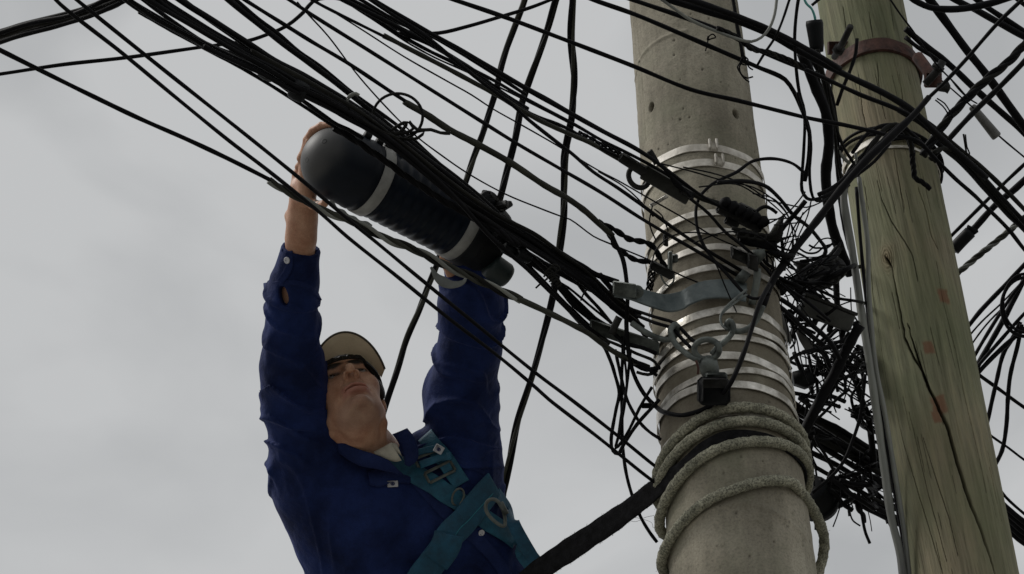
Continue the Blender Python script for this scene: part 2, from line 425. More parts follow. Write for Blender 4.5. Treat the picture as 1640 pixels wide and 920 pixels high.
def mat_concrete():
    m = bpy.data.materials.new('weathered_concrete'); m.use_nodes = True; t = m.node_tree; b = t.nodes['Principled BSDF']
    b.inputs['Roughness'].default_value = .92; b.inputs['Specular IOR Level'].default_value = .25
    o = N(t, 'ShaderNodeTexCoord').outputs['Object']
    big = ramp(t, noise(t, o, 3.5, 4), [(.32, (.215, .20, .16)), (.5, (.32, .298, .243)), (.7, (.42, .395, .33))])
    streak = ramp(t, noise(t, o, 12, 4, .6, (1, 1, .12)), [(.35, (.66, .65, .62)), (.65, (1.1, 1.08, 1.04))])
    c = mixc(t, 1.0, big, streak, 'MULTIPLY')
    fine = ramp(t, noise(t, o, 180, 4, .7), [(.3, (.62, .62, .60)), (.5, (1, 1, 1)), (.72, (1.25, 1.24, 1.2))])
    c = mixc(t, .8, c, fine, 'MULTIPLY')
    dark = ramp(t, noise(t, o, 42, 5, .75), [(.60, (0, 0, 0)), (.72, (1, 1, 1))])
    c = mixc(t, dark, c, (.15, .135, .10))
    moss = ramp(t, noise(t, o, 5, 5), [(.5, (0, 0, 0)), (.75, (.5, .5, .5))])
    c = mixc(t, moss, c, (.21, .22, .15))
    gm = N(t, 'ShaderNodeMath', operation='MULTIPLY'); gm.inputs[1].default_value = .75; t.links.new(attr(t, 'grime').outputs['Fac'], gm.inputs[0])
    c = mixc(t, gm.outputs[0], c, (.12, .102, .074))
    c = mixc(t, attr(t, 'pit').outputs['Fac'], c, (.10, .09, .07))
    c = mixc(t, attr(t, 'hole').outputs['Fac'], c, (.03, .015, .01))  # bolt holes coloured dark, shade of the recess painted in
    t.links.new(c, b.inputs['Base Color'])
    bp = N(t, 'ShaderNodeBump'); bp.inputs['Strength'].default_value = .7; bp.inputs['Distance'].default_value = .002
    t.links.new(noise(t, o, 260, 5, .7), bp.inputs['Height']); t.links.new(bp.outputs[0], b.inputs['Normal'])
    return m
def mat_wood():
    m = bpy.data.materials.new('treated_pine'); m.use_nodes = True; t = m.node_tree; b = t.nodes['Principled BSDF']
    b.inputs['Roughness'].default_value = .85; b.inputs['Specular IOR Level'].default_value = .25
    o = N(t, 'ShaderNodeTexCoord').outputs['Object']; g = attr(t, 'grain').outputs['Vector']
    base = ramp(t, noise(t, o, 2.6, 4, .55), [(.34, (.170, .178, .110)), (.5, (.205, .198, .130)), (.68, (.235, .200, .140))])
    gr = ramp(t, noise(t, g, 55, 5, .6), [(.30, (.58, .58, .54)), (.5, (1, 1, 1)), (.7, (1.3, 1.27, 1.2))])
    c = mixc(t, 1.0, base, gr, 'MULTIPLY')
    g2 = ramp(t, noise(t, g, 210, 4, .7), [(.28, (.5, .5, .47)), (.46, (1, 1, 1)), (.75, (1.15, 1.13, 1.1))])
    c = mixc(t, .85, c, g2, 'MULTIPLY')
    bl = ramp(t, noise(t, o, 9, 5, .6, (1, 1, .35)), [(.4, (0, 0, 0)), (.72, (.55, .55, .55))])
    c = mixc(t, bl, c, (.15, .165, .085))
    # knot rings
    w = N(t, 'ShaderNodeMath', operation='SINE'); ml = N(t, 'ShaderNodeMath', operation='MULTIPLY'); ml.inputs[1].default_value = 950
    t.links.new(attr(t, 'knotr').outputs['Fac'], ml.inputs[0]); t.links.new(ml.outputs[0], w.inputs[0])
    kc = ramp(t, w.outputs[0], [(.0, (.17, .14, .08)), (.9, (.27, .22, .14))])
    c = mixc(t, attr(t, 'knot').outputs['Fac'], c, kc)
    sm = N(t, 'ShaderNodeMath', operation='MULTIPLY'); sm.inputs[1].default_value = .8; t.links.new(attr(t, 'stain').outputs['Fac'], sm.inputs[0])
    c = mixc(t, sm.outputs[0], c, mixc(t, noise(t, o, 60), (.15, .065, .035), (.21, .10, .06)))
    c = mixc(t, attr(t, 'crack').outputs['Fac'], c, (.05, .04, .025))  # shade inside the cracks deepened by a painted dark tint
    t.links.new(c, b.inputs['Base Color'])
    bp = N(t, 'ShaderNodeBump'); bp.inputs['Strength'].default_value = .6; bp.inputs['Distance'].default_value = .002
    t.links.new(noise(t, g, 260, 5, .7), bp.inputs['Height']); t.links.new(bp.outputs[0], b.inputs['Normal'])
    return m

cpole = empty('concrete_pole', (CP.x, CP.y, 0)); bpy.context.view_layer.update()
tag(cpole, 'thick weathered concrete utility pole wrapped in steel bands and rope', 'utility pole')
pole_mesh('shaft', CP, mat_concrete(), cpole, concrete_disp, 3.45, 5.75, 9.5, 1.75, 420, 60, .0032)
wpole = empty('wooden_pole', (WP.x, WP.y, 0))
tag(wpole, 'greenish round timber utility pole with long cracks and orange paint marks', 'utility pole')
pole_mesh('shaft', WP, mat_wood(), wpole, wood_disp, 3.75, 6.25, 9.0, 1.75, 470, 50, .0038)

def band_ring(pole, z, tilt, tdir, grow, width, th, seed, parent, mat, label=None, full=True):
    """steel strap round the pole with real thickness; tilt lifts one side"""
    rs = np.random.RandomState(seed); n = 120; a = np.arange(n)*2*math.pi/n
    zc = z+np.cos(a-tdir)*tilt+np.sin(a*3+rs.rand()*6)*.0012
    g = grow+.0012*np.sin(a*5+rs.rand()*6)+.0008*np.sin(a*11+rs.rand()*6)
    v = []; prof = ((0, -.5), (1, -.47), (1, .47), (0, .5))
    for gg, zz in prof:
        Z = zc+zz*width; Rr = pole.r0+(Z-pole.z0)*pole.k+g+gg*th
        v.append(np.stack([pole.x+Rr*np.cos(a), pole.y+Rr*np.sin(a), Z], axis=1))
    v = np.stack(v, axis=1).reshape(-1, 3); f = []
    for i in range(n):
        i2 = (i+1) % n
        for j in range(4):
            j2 = (j+1) % 4; f.append((i*4+j, i2*4+j, i2*4+j2, i*4+j2))
    o = mesh('steel_band', v, f, mat, parent, False)
    if label: o['label'] = label
    return o
bands = [  # y at the pole's middle line, tilt px, width px, material
    (238, -5, 15, 'band_paint'), (263, -4, 15, 'band_paint'), (343, 4, 12, 'band_paint'), (372, 2, 12, 'band_paint'), (399, -3, 12, 'band_paint'),
    (432, 3, 12, 'band'), (500, 5, 14, 'band'), (527, 2, 12, 'band'), (545, 4, 10, 'band'), (572, -6, 14, 'band'), (598, 8, 11, 'band'), (618, -4, 13, 'band'),
    (664, 8, 12, 'band')]
for i, (yy, tl, w, mt) in enumerate(bands):
    xm = 1092+yy*.103; z = CP.zc(xm, yy)
    band_ring(CP, z, tl*.0016, FA[id(CP)]+math.pi/2, .0025+.0012*(i % 3), w*.00155, .0016, i, cpole, MT[mt])
# ------------------------------------------------------------------ cables
def dfr(px, py, g=.014): return float(np.dot(CP.hit(px, py, g)-CAM, FW))
def wob(c, amp, seed):
    rs = np.random.RandomState(seed); s = np.concatenate([[0], np.cumsum(np.linalg.norm(np.diff(c, axis=0), axis=1))])
    o = np.zeros_like(c)
    for k in range(4):
        f = rs.uniform(2, 11); o += np.sin(s[:, None]*f+rs.rand(3)*6.28)*rs.rand(3)*amp/(1+.12*f)
    return c+o
NC = [0]
def outside(p): return p[0] < 0 or p[0] > 1640 or p[1] < 0 or p[1] > 920
def onward(c, pts, reach=9.0):
    """a line that runs out of the view goes on along its span, levelling off and sagging a little"""
    out = [c]
    for end in (0, 1):
        if not outside(pts[-end]): continue
        a = c[-1] if end else c[0]; k5 = min(5, len(c)-1); b = c[-1-k5] if end else c[k5]; d = a-b; d /= np.linalg.norm(d); q = []; p = a.copy(); step = .25
        for i in range(int(reach/step)):
            e = d.copy(); f_ = min(1, i*step/2.5); e[2] *= 1-.72*f_
            if pts[-end][1] > 920: e = d*(1-f_*.8)+np.array([0, 0, -1.0])*f_*.8
            p = p+e/np.linalg.norm(e)*step
            if p[2] < .05: break
            q.append(p.copy())
        q = np.array(q)
        if len(q): out = out+[q] if end else [q[::-1]]+out
    return np.vstack(out)
def tube_mb(mb, pts, w, d0, d1=None, sides=8, wig=.0015, step=.02, taper=None):
    NC[0] += 1
    c = catmull(PS(pts, d0, d1), step=step); c = onward(wob(c, wig, NC[0]), pts)
    dm = (d0+(d1 or d0))/2; r = w/2*dm/FPX
    rs = np.random.RandomState(NC[0]+500); ph = rs.rand(3)*6
    s = np.linspace(0, 1, len(c)); rr = r*(1+.05*np.sin(s*37+ph[0])+.04*np.sin(s*91+ph[1]))
    if taper is not None: rr = rr*np.interp(s, [q[0] for q in taper], [q[1] for q in taper])
    mb.tube(c, rr, sides)
def cab(label, pts, w, d0, d1=None, cat='cable', mat='rubber', group=None, name=None, wig=.0015, sides=8, step=.02, taper=None, root=None):
    mb = MB(); tube_mb(mb, pts, w, d0, d1, sides, wig, step, taper)
    o = mb.build(name or ('wire' if w < 4 else 'cable'), MT[mat], root)
    if root is None: tag(o, label, cat, group)
    elif label: o['label'] = label
    return o
def twist(label, pts, w, n, pitch, d0, d1, cat='twisted cable', mats=('rubber',), group=None, name='twisted_cable', sw=.56, wig=.002, loose=0.25, step=.008):
    """n strands laid round each other, each a part"""
    NC[0] += 1
    c = onward(wob(catmull(PS(pts, d0, d1), step=step), wig, NC[0]), pts, 7.0); t, nn, b = frames(c)
    dm = (d0+d1)/2; Rr = w/2*dm/FPX; sr = Rr*sw; off = Rr-sr
    s = np.concatenate([[0], np.cumsum(np.linalg.norm(np.diff(c, axis=0), axis=1))])
    root = empty(name, Vector(c[0])); tag(root, label, cat, group)
    rs = np.random.RandomState(NC[0])
    tw = s/pitch*2*math.pi+.9*np.sin(s*5+rs.rand()*6)
    for k in range(n):
        ph = tw+2*math.pi*k/n; lo = 1+loose*np.sin(s*7+rs.rand()*6)
        cc = c+(nn*np.cos(ph)[:, None]+b*np.sin(ph)[:, None])*(off*lo)[:, None]
        mb = MB(); mb.tube(cc, sr, 7); mb.build('strand', MT[mats[k % len(mats)]], root)
    return root

# --- long spans from the upper left
cab('lower of the two thin parallel cables crossing in front of the worker', [(75, -20), (89, 0), (200, 88), (285, 158), (367, 225), (432, 275), (513, 341), (557, 380), (632, 440), (720, 512), (800, 573), (860, 623), (879, 640), (960, 702), (1042, 768), (1075, 790)], 6.2, 3.9, 4.62, wig=.001)
cab('upper of the two thin parallel cables crossing in front of the worker', [(105, -15), (123, 0), (250, 102), (400, 221), (485, 290), (569, 361), (595, 382), (665, 440), (760, 518), (858, 598), (914, 640), (985, 695), (1056, 752), (1080, 768)], 6.2, 3.94, 4.64, wig=.001)
cab('single dark cable entering low at the left edge under the crossing lines', [(-25, 68), (0, 80), (56, 108), (150, 155), (224, 191), (298, 224), (370, 258), (434, 290)], 7.5, 4.1, 4.38, wig=.001)
twist('grey green twisted messenger cable along the underside of the splice closure', [(430, 288), (471, 312), (513, 333), (558, 352), (603, 374), (654, 396), (694, 415), (724, 430), (786, 457), (834, 481)], 14, 3, .16, 4.38, 4.62, mats=('rubber_olive', 'grey_cable', 'rubber_dusty'), sw=.5, loose=.4)
cab('weathered cable continuing from the twisted messenger to the pole hardware', [(828, 478), (878, 501), (944, 535), (969, 554), (1004, 575), (1040, 588)], 10, 4.61, 4.78, mat='rubber_olive', taper=((0, 1), (.5, .9), (1, .8)))
def bundle(label, strands, cat='cable bundle', name='cable_bundle', mat='rubber', group=None):
    root = empty(name, Vector(P(*strands[0][0][0], strands[0][2]))); tag(root, label, cat, group)
    for k, s in enumerate(strands):
        mb = MB(); tube_mb(mb, s[0], s[1], s[2], s[3], 7, .0022, .02); o = mb.build('strand', MT[s[4] if len(s) > 4 else mat], root)
    return root
def shift(pts, dx, dy, amp=0, seed=0):
    rs = np.random.RandomState(seed)
    return [(x+dx+rs.uniform(-amp, amp), y+dy+rs.uniform(-amp, amp)) for x, y in pts]
TL = [(-30, 64), (0, 60), (40, 47), (95, 33), (140, 20), (185, 2), (205, -10)]
bundle('thick bundle of cables sagging across the top left corner', [
    (shift(TL, 0, -8), 9, 4.25, 4.1), (shift(TL, 2, -1, 2, 1), 10, 4.24, 4.1, 'rubber_dusty'), (shift(TL, 3, 6, 2, 2), 9, 4.26, 4.1),
    ([(-30, 76), (0, 68), (30, 58), (90, 43), (150, 24), (200, 2)], 8, 4.22, 4.08), ([(-30, 66), (0, 54), (50, 38), (110, 26), (160, 4), (190, -12)], 8, 4.23, 4.09)])
cab('dark cable sloping up from the left edge behind the bundles to the hanging cables', [(-25, 122), (0, 119), (100, 104), (200, 93), (322, 76), (360, 71), (396, 66), (427, 56), (459, 42), (486, 20), (501, 3), (522, -3), (549, 0), (575, 16), (610, 37), (640, 48), (665, 53), (703, 53), (750, 42), (801, 27), (850, 12), (889, -3)], 6, 4.6, 4.9, wig=.0005)
# main bundle
A = [(185, -14), (215, 8), (260, 34), (330, 72), (400, 104), (425, 116), (470, 142), (520, 166), (560, 188), (600, 211), (640, 239), (690, 281), (740, 322), (790, 355), (840, 388), (890, 420), (932, 447), (980, 487), (1010, 510)]
B = [(240, -14), (262, 5), (310, 36), (365, 68), (400, 86), (440, 108), (480, 130), (520, 152), (565, 180), (610, 212), (650, 240), (700, 282), (750, 320), (800, 352), (850, 380), (900, 415), (944, 447), (975, 478), (1000, 500)]
C = [(268, -14), (300, 8), (350, 38), (400, 70), (440, 96), (490, 122), (540, 152), (590, 186), (640, 225), (700, 270), (750, 308), (810, 360), (855, 388), (900, 414), (950, 450), (1000, 492)]
D = [(230, -6), (262, 14), (320, 48), (370, 78), (430, 112), (470, 137), (510, 156), (555, 180), (600, 207), (650, 246), (720, 308), (790, 382), (847, 431), (881, 465), (944, 526), (975, 548)]
E = [(205, 0), (250, 32), (300, 58), (345, 84), (390, 104), (430, 122), (466, 148), (500, 172), (540, 200), (562, 208), (600, 240), (660, 286), (740, 348), (800, 399), (860, 450), (905, 492), (944, 531), (985, 560)]
F = [(275, -12), (320, 22), (370, 56), (420, 92), (470, 122), (530, 150), (600, 190), (660, 240), (730, 302), (800, 364), (878, 436), (920, 480), (957, 516), (1000, 552)]
bundle('heavy main bundle of black cables running diagonally to the pole above the splice closure', [
    (A, 11, 4.02, 4.84), (B, 11, 4.04, 4.84), (C, 10, 4.06, 4.86), (D, 8, 4.0, 4.80), (F, 9, 4.10, 4.88), (shift(A, 3, 1, 1.5, 3), 8, 4.05, 4.85, 'rubber_dusty'), (shift(B, -2, 3, 1.5, 4), 8, 4.02, 4.83),
    (shift(B, 4, -5, 1.5, 6)[4:], 7, 4.15, 4.84, 'rubber_dusty'), (shift(A, -3, 2, 1, 8)[3:], 8, 4.1, 4.82)])
for x, y, k in ((430, 113, 1), (478, 146, 2)):      # lashing tape
    t_ = P(x+20, y+11, 4.32)-P(x, y, 4.32); c = P(x, y, 4.27 if x < 600 else 4.42); m = MB()
    t_ = t_/np.linalg.norm(t_); m.lathe(c-t_*.016, t_, [(0, .017), (.004, .021), (.016, .022), (.03, .020), (.034, .016)], 14)
    tag(m.build('cable_tie', MT['plastic']), ['', 'tape wrap around the main bundle where its strands first merge', 'tape wrap on the main bundle just below the first wrap', 'tape wrap on the main bundle beside the wire loop'][k], 'tape')
cab('cable leaving the bottom of the main bundle and passing just above the dome', E[:9]+[(556, 207), (580, 222)], 7, 4.0, 4.4)
cab('thin cable below the main bundle reaching the top of the closure dome', [(222, 20), (265, 45), (315, 72), (400, 117), (470, 160), (535, 203), (560, 220)], 6, 4.1, 4.42)
twist('black twisted lashing wire along the upper edge of the closure', [(535, 206), (570, 226), (610, 254), (660, 290), (700, 316), (745, 342), (790, 366), (830, 392)], 12, 3, .12, 4.40, 4.62, name='lashing_wire', sw=.55)
cab('cable from the left part of the main bundle crossing its top strands', [(215, -10), (255, 20), (330, 70), (385, 92), (420, 112)], 7, 4.2, 4.25)
# upper fan
cab('thick cable from the top edge falling to the hook above the closure', [(350, -14), (366, 0), (400, 27), (435, 55), (465, 78), (493, 98), (530, 126), (564, 153), (600, 183), (640, 215), (700, 262), (760, 310), (817, 362)], 9, 4.25, 4.7)
cab('slimmer cable riding just above the thick one that falls to the hook', [(362, -12), (378, 0), (413, 30), (445, 54), (480, 84), (515, 108), (560, 146), (590, 168), (640, 204), (690, 250), (745, 300), (800, 345)], 6.5, 4.27, 4.72)
cab('spliced cable from the top edge passing behind the wire loop', [(380, -9), (393, 0), (459, 42), (500, 68), (555, 101), (600, 131), (622, 146), (650, 164)], 6.5, 4.3, 4.5)
cab('thick olive stretch of the spliced cable right of the wire loop', [(648, 163), (662, 171), (681, 182), (720, 208), (760, 229), (817, 261), (871, 297), (908, 318), (940, 341), (957, 357), (981, 378)], 10.5, 4.5, 4.78, mat='rubber_olive', taper=((0, .8), (.03, 1.05), (1, .95)))
twist('twisted tail curving down onto the pole from the spliced cable', [(957, 355), (988, 370), (1006, 382), (1037, 389), (1050, 400), (1058, 416), (1066, 430)], 10, 2, .06, 4.78, 4.86, sw=.6)
twist('lower twisted tail ending at the strap clamp on the left of the pole', [(975, 375), (988, 398), (1006, 411), (1022, 419), (1042, 422), (1062, 432)], 10, 2, .06, 4.79, 4.87, sw=.6)
cab('single line running straight from the top edge to the pole under the spliced cable', [(440, -13), (462, 0), (498, 24), (598, 87), (696, 149), (774, 198), (827, 231), (896, 271), (960, 308), (1024, 349), (1064, 373), (1118, 404), (1180, 441), (1195, 450)], 6, 4.35, 4.82)
cab('line from the crossing point at the top down across the pole bands', [(590, -2), (625, 22), (678, 56), (730, 98), (769, 130), (818, 166), (842, 188), (883, 221), (913, 244), (949, 275), (990, 302), (1028, 329), (1089, 373), (1132, 401), (1187, 434), (1200, 442)], 6, 4.45, 4.83)
cab('steep thin wire running from the top edge down behind the wire loop', [(476, 3), (488, 17), (525, 57), (562, 106), (578, 126), (610, 162), (647, 200), (672, 222), (700, 243), (749, 277), (810, 311), (860, 332), (896, 346), (913, 352), (930, 364), (950, 379), (984, 394), (1037, 416), (1072, 433), (1098, 445), (1129, 458), (1165, 478)], 2.6, 4.6, 4.84, cat='wire')
cab('slim cable with a splice sleeve near the top of the fan', [(495, -4), (510, 5), (560, 31), (617, 60)], 5, 4.42, 4.5)
cab('thick cable after the sleeve that ends at the black dead-end clamp', [(614, 58), (630, 66), (647, 75), (720, 112), (769, 138), (806, 158), (834, 176), (871, 196), (913, 215), (944, 228), (970, 243), (1000, 260)], 8, 4.5, 4.82, mat='rubber_olive', taper=((0, 1.1), (.04, .95), (1, 1)))
cab('hair thin wire sagging under the thick sleeved cable', [(498, -3), (512, 5), (580, 47), (647, 90), (720, 132), (755, 152), (788, 174), (832, 199), (891, 233), (957, 273), (988, 289), (1042, 320), (1100, 353), (1140, 378), (1180, 396)], 2.6, 4.48, 4.84, cat='wire')
cab('topmost long cable of the fan, thickening towards the pole clamp', [(575, -14), (598, 0), (688, 53), (744, 84), (842, 142), (880, 163), (913, 182), (969, 213), (1013, 236), (1042, 254), (1091, 290), (1130, 318), (1180, 345)], 7.5, 4.45, 4.84, taper=((0, .8), (.5, .9), (.7, 1.2), (.85, .9), (1, .6)))
cab('cable just under the topmost one in the fan', [(556, -12), (578, 0), (620, 25), (656, 45), (700, 76), (744, 104), (793, 130), (827, 150), (920, 200), (965, 226), (1006, 246), (1060, 275), (1105, 305)], 5.5, 4.47, 4.85)
for k, (p, w) in enumerate([([(535, -8), (556, 3), (600, 25), (647, 49), (708, 82), (757, 113), (801, 147), (845, 175)], 8), ([(545, -10), (590, 14), (640, 38), (690, 58), (735, 84), (790, 118), (842, 152)], 6),
        ([(560, 8), (617, 46), (650, 68), (696, 93), (744, 114), (800, 140), (860, 170), (920, 201)], 3), ([(570, 10), (630, 50), (680, 78), (740, 108), (805, 152), (850, 182), (905, 204), (960, 236), (1005, 258)], 6),
        ([(640, 52), (690, 72), (720, 90), (765, 124), (800, 150), (835, 168)], 7)]):
    cab(['black cable in the dark wedge at the top, leftmost strand', 'cable crossing the dark wedge from its upper side', 'fine wire under the dark wedge of cables', 'long cable from the dark wedge to the dead-end clamp', 'short thick cable in the middle of the dark wedge'][k], p, w, 4.5+.02*k, 4.75+.02*k)
twist('frayed twisted grip wires on the cable before the dead-end clamp', [(925, 215), (955, 230), (985, 244), (1015, 262), (1040, 272)], 11, 4, .07, 4.78, 4.84, name='grip_wire', sw=.35, cat='grip wire')
# three hanging cords
twist('leftmost twisted cord hanging behind the fan and below the closure', [(842, -14), (839, 0), (826, 37), (803, 105), (791, 156), (774, 210), (749, 282), (722, 360), (703, 415), (685, 462), (672, 495), (654, 538), (638, 590), (623, 634), (610, 680), (598, 740), (585, 830), (575, 935)], 11, 3, .5, 5.9, 6.0, mats=('rubber', 'rubber_olive', 'rubber'), name='hanging_cable', sw=.6, cat='cord', loose=.1, step=.02)
twist('middle twisted cord hanging behind the fan', [(894, -14), (889, 0), (876, 49), (852, 117), (835, 171), (827, 209), (815, 262), (800, 321), (787, 380), (770, 460), (756, 560), (745, 700), (735, 850), (730, 940)], 12.5, 3, .45, 5.95, 6.05, mats=('rubber', 'rubber_dusty', 'rubber'), name='hanging_cable', sw=.55, cat='cord', step=.02)
twist('long twisted cord left of the concrete pole reaching down behind the shoulder', [(918, -14), (917, 0), (916, 51), (919, 115), (918, 159), (910, 222), (903, 262), (902, 321), (899, 370), (895, 411), (886, 460), (878, 500), (861, 570), (845, 625), (828, 680), (815, 740), (805, 803), (798, 850), (790, 940)], 13, 3, .55, 5.8, 6.1, mats=('rubber', 'rubber_olive', 'rubber'), name='hanging_cable', sw=.5, cat='cord', loose=.35, step=.02)
# wire loop above the closure
t_ = np.linspace(0, 2*math.pi, 40)[:-1]
LP = [P(637+40*math.cos(a), 187+37*math.sin(a), 4.45) for a in t_]
m = MB(); m.tube(np.array(LP), .0032, 8, closed=True); loop = m.build('wire_loop', MT['rubber_dusty']); tag(loop, 'round loop of stiff cable standing above the closure', 'cable loop')
cab(None, [(598, 200), (612, 215), (630, 217), (645, 208), (652, 196), (640, 200), (625, 212), (646, 214), (662, 206), (655, 195), (668, 208), (690, 208), (705, 213), (721, 214)], 5.5, 4.42, 4.42, mat='rubber_dusty', root=loop, name='tail', wig=.001)
cab(None, [(656, 214), (680, 210), (668, 222), (640, 222), (612, 208), (604, 192)], 5, 4.43, 4.44, mat='rubber_dusty', root=loop, name='tail')
cab('small bent hook end of a cable lashed to the bundle', [(557, 170), (556, 160), (562, 153), (570, 150), (575, 153)], 7, 4.35, 4.35, mat='grey_cable', name='cable_hook', cat='hook', step=.004, taper=((0, .5), (.5, 1), (1, .8)))
cab('thin tie wire curling down from the hook into the bundle', [(557, 168), (562, 180), (580, 192), (610, 210), (640, 222)], 3, 4.33, 4.36, mat='rubber_dusty', cat='wire')

# --- from the closure to the pole
for k, (p, w, d) in enumerate([([(800, 345), (817, 355), (845, 372), (871, 389), (900, 407), (932, 426), (955, 440), (990, 452)], 9, 4.66), ([(800, 352), (840, 385), (888, 420), (944, 449), (965, 472), (981, 490), (1006, 508), (1030, 525)], 11, 4.68),
        ([(795, 378), (830, 405), (878, 438), (920, 487), (957, 516), (990, 532)], 12, 4.70), ([(798, 395), (847, 429), (881, 464), (920, 502), (950, 530)], 7, 4.69), ([(888, 470), (898, 482), (944, 531), (975, 550)], 8, 4.72),
        ([(850, 425), (880, 445), (910, 462), (944, 490), (981, 520)], 4, 4.74), ([(915, 440), (937, 470), (960, 495), (979, 518)], 6, 4.76), ([(785, 360), (830, 398), (880, 428), (930, 455), (980, 480), (1025, 505)], 10, 4.74), ([(960, 440), (985, 470), (1010, 500), (1035, 540)], 9, 4.78)]):
    cab(['twisted looking top cable between the closure and the blue grey bracket', 'thick cable from the closure entrance to the pole hardware', 'thickest lower cable from the closure entrance', 'lowest slack cable leaving the closure towards the lower bracket', 'short steep cable above the lower bracket',
         'thin wire crossing the gap left of the lower bracket', 'steep cable in the gap beside the lower bracket', 'cable hidden in the middle of the run from closure to pole', 'cable diving behind the blue grey bracket'][k], p, w, d, d+.14)
m = MB()
for x, y in ((818, 378), (806, 396), (830, 405)): m.lathe(P(x, y, 4.66), P(x+22, y+13, 4.68)-P(x, y, 4.66), [(0, .009), (.003, .0125), (.03, .0125), (.034, .009)], 14)
tag(m.build('cable_seal', MT['plastic']), 'rubber cable seals where the lines enter the closure base', 'cable seal')
cab('small zip tie across two strands near the lower bracket', [(857, 462), (868, 452), (876, 447)], 3, 4.70, 4.70, cat='cable tie', name='cable_tie')
cab('second zip tie across strands nearer the bracket', [(930, 482), (934, 472), (940, 464)], 3, 4.74, 4.74, cat='cable tie', name='cable_tie')
m = MB()
for k in range(7):
    a = k*.9; x, y = 884+6*math.cos(a), 452-k*4; m.tube(catmull(PS([(x-8, y+4), (x, y-4), (x+9, y+3), (x+2, y+8)], 4.62), step=.004), .0022, 6)
tag(m.build('wire_wrap', MT['rubber_dusty']), 'wire wrapped round the bundle where the long cord passes', 'wire wrap')

# --- drops left of the concrete pole
cab('long drop cable looping from the spliced cable down and round the front of the pole', [(978, 372), (986, 390), (998, 415), (1004, 448), (1006, 480), (1004, 524), (1012, 590), (1030, 629), (1050, 651, 4.74), (1070, 662, dfr(1070, 662)), (1096, 665, dfr(1096, 665)), (1129, 655, dfr(1129, 655)), (1150, 640, dfr(1150, 640)-.03), (1172, 612, 4.50), (1190, 570, 4.52), (1203, 530, 4.56), (1215, 490, 4.6), (1232, 455, 4.68)], 7.5, 4.78, 4.70, step=.012)
for k, (p, w) in enumerate([([(950, 540), (965, 552), (978, 578), (985, 600), (992, 630), (987, 655), (979, 706), (982, 722), (990, 727), (999, 712), (1020, 680), (1044, 653), (1056, 640)], 6), ([(997, 540), (998, 560), (996, 603), (996, 640), (998, 722), (1006, 772), (1024, 824), (1040, 852), (1052, 868)], 5.5),
        ([(985, 560), (996, 610), (1004, 640), (1024, 676), (1040, 692), (1058, 704)], 5.5), ([(1010, 560), (1006, 600), (1000, 650), (993, 690), (986, 718), (1001, 700), (1027, 648), (1044, 620)], 5), ([(1003, 520), (1000, 560), (1004, 620), (996, 660), (990, 700)], 4)]):
    cab(['slack loop of cable left of the pole, hanging lowest on its left side', 'long thin tail curving down left of the pole below the lanyard', 'short curved cable tucked against the left of the pole', 'doubled back loop of cable left of the pole', 'straight drop between the loops left of the pole'][k], p, w, 4.78, 4.68, step=.012)
m = MB(); m.box(P(1036, 650, 4.7), RT*.012, UP*.006, FW*.006); tag(m.build('cable_clip', MT['plastic']), 'small black cable clip at the left edge of the pole', 'clip')

# --- across the top of the concrete pole
cab('cable crossing high over both poles from the top centre to the timber pole', [(700, -10), (727, 0), (806, 27), (900, 62), (1010, 104), (1108, 144), (1180, 161), (1240, 176), (1293, 189), (1350, 200), (1406, 213), (1430, 220)], 7, 4.7, 5.3)
cab('cable crossing the concrete pole just above the bolt holes side', [(925, -12), (951, 0), (1018, 24), (1108, 62), (1185, 95), (1222, 111), (1240, 118), (1258, 128), (1272, 148), (1284, 175), (1296, 210), (1294, 262), (1288, 290)], 7.5, 4.9, 5.2)
cab('cable crossing the pole just under the thick top cable', [(980, -12), (1013, 0), (1095, 28), (1159, 52), (1220, 83), (1293, 113), (1330, 130), (1378, 152), (1430, 172), (1462, 188), (1510, 226)], 7.5, 4.85, 5.35)
cab('thickest cable crossing the top right of the concrete pole', [(1040, -14), (1072, 0), (1130, 18), (1180, 34), (1236, 58), (1293, 90), (1355, 121), (1420, 152), (1462, 178), (1500, 214), (1547, 256), (1580, 285)], 11, 4.84, 5.4)
cab('second thick cable hugging the top right cable', [(1060, -12), (1100, -2), (1159, 18), (1210, 38), (1260, 62), (1310, 90), (1345, 112)], 10, 4.83, 5.1)
cab('cable looping up against the right edge of the concrete pole', [(1045, -10), (1059, 0), (1080, 15), (1108, 34), (1150, 52), (1185, 64), (1203, 67), (1219, 60), (1231, 46), (1240, 22), (1244, -10)], 5, 4.83, 4.95, mat='grey_cable')
cab('thin upright cable between the poles near the top', [(1266, -10), (1262, 2), (1252, 32), (1240, 60), (1225, 82), (1212, 104)], 4.5, 4.95, 4.98)
cab('upright cable forming a narrow loop between the poles', [(1282, -10), (1279, 0), (1273, 56), (1275, 110), (1280, 150), (1288, 182), (1287, 240), (1284, 285), (1284, 305), (1292, 318), (1302, 320), (1330, 310), (1347, 298), (1372, 280), (1400, 258), (1426, 228)], 5.5, 5.0, 5.22)
cab('inner strand of the narrow loop between the poles', [(1276, 150), (1288, 190), (1298, 230), (1296, 270), (1297, 295), (1301, 315), (1308, 322), (1335, 314), (1360, 296)], 5, 5.02, 5.24)
twist('ragged twisted cable with cut wire ends at the right edge of the concrete pole', [(1150, 44), (1180, 58), (1205, 78), (1232, 84), (1260, 95), (1290, 110)], 10, 3, .07, 4.88, 5.05, sw=.5, mats=('rubber', 'rubber_dusty'))
def scrap(label, pts, w, d, mat='rubber'):
    return cab(label, pts, w, d, d, cat='wire', mat=mat, name='tie_wire', step=.003, wig=.0006)
scrap('curled tie wire hanging on the concrete pole near the top', [(1134, 58), (1133, 64), (1140, 62), (1146, 60), (1142, 55), (1136, 58), (1133, 70), (1130, 82)], 2.4, 5.1)
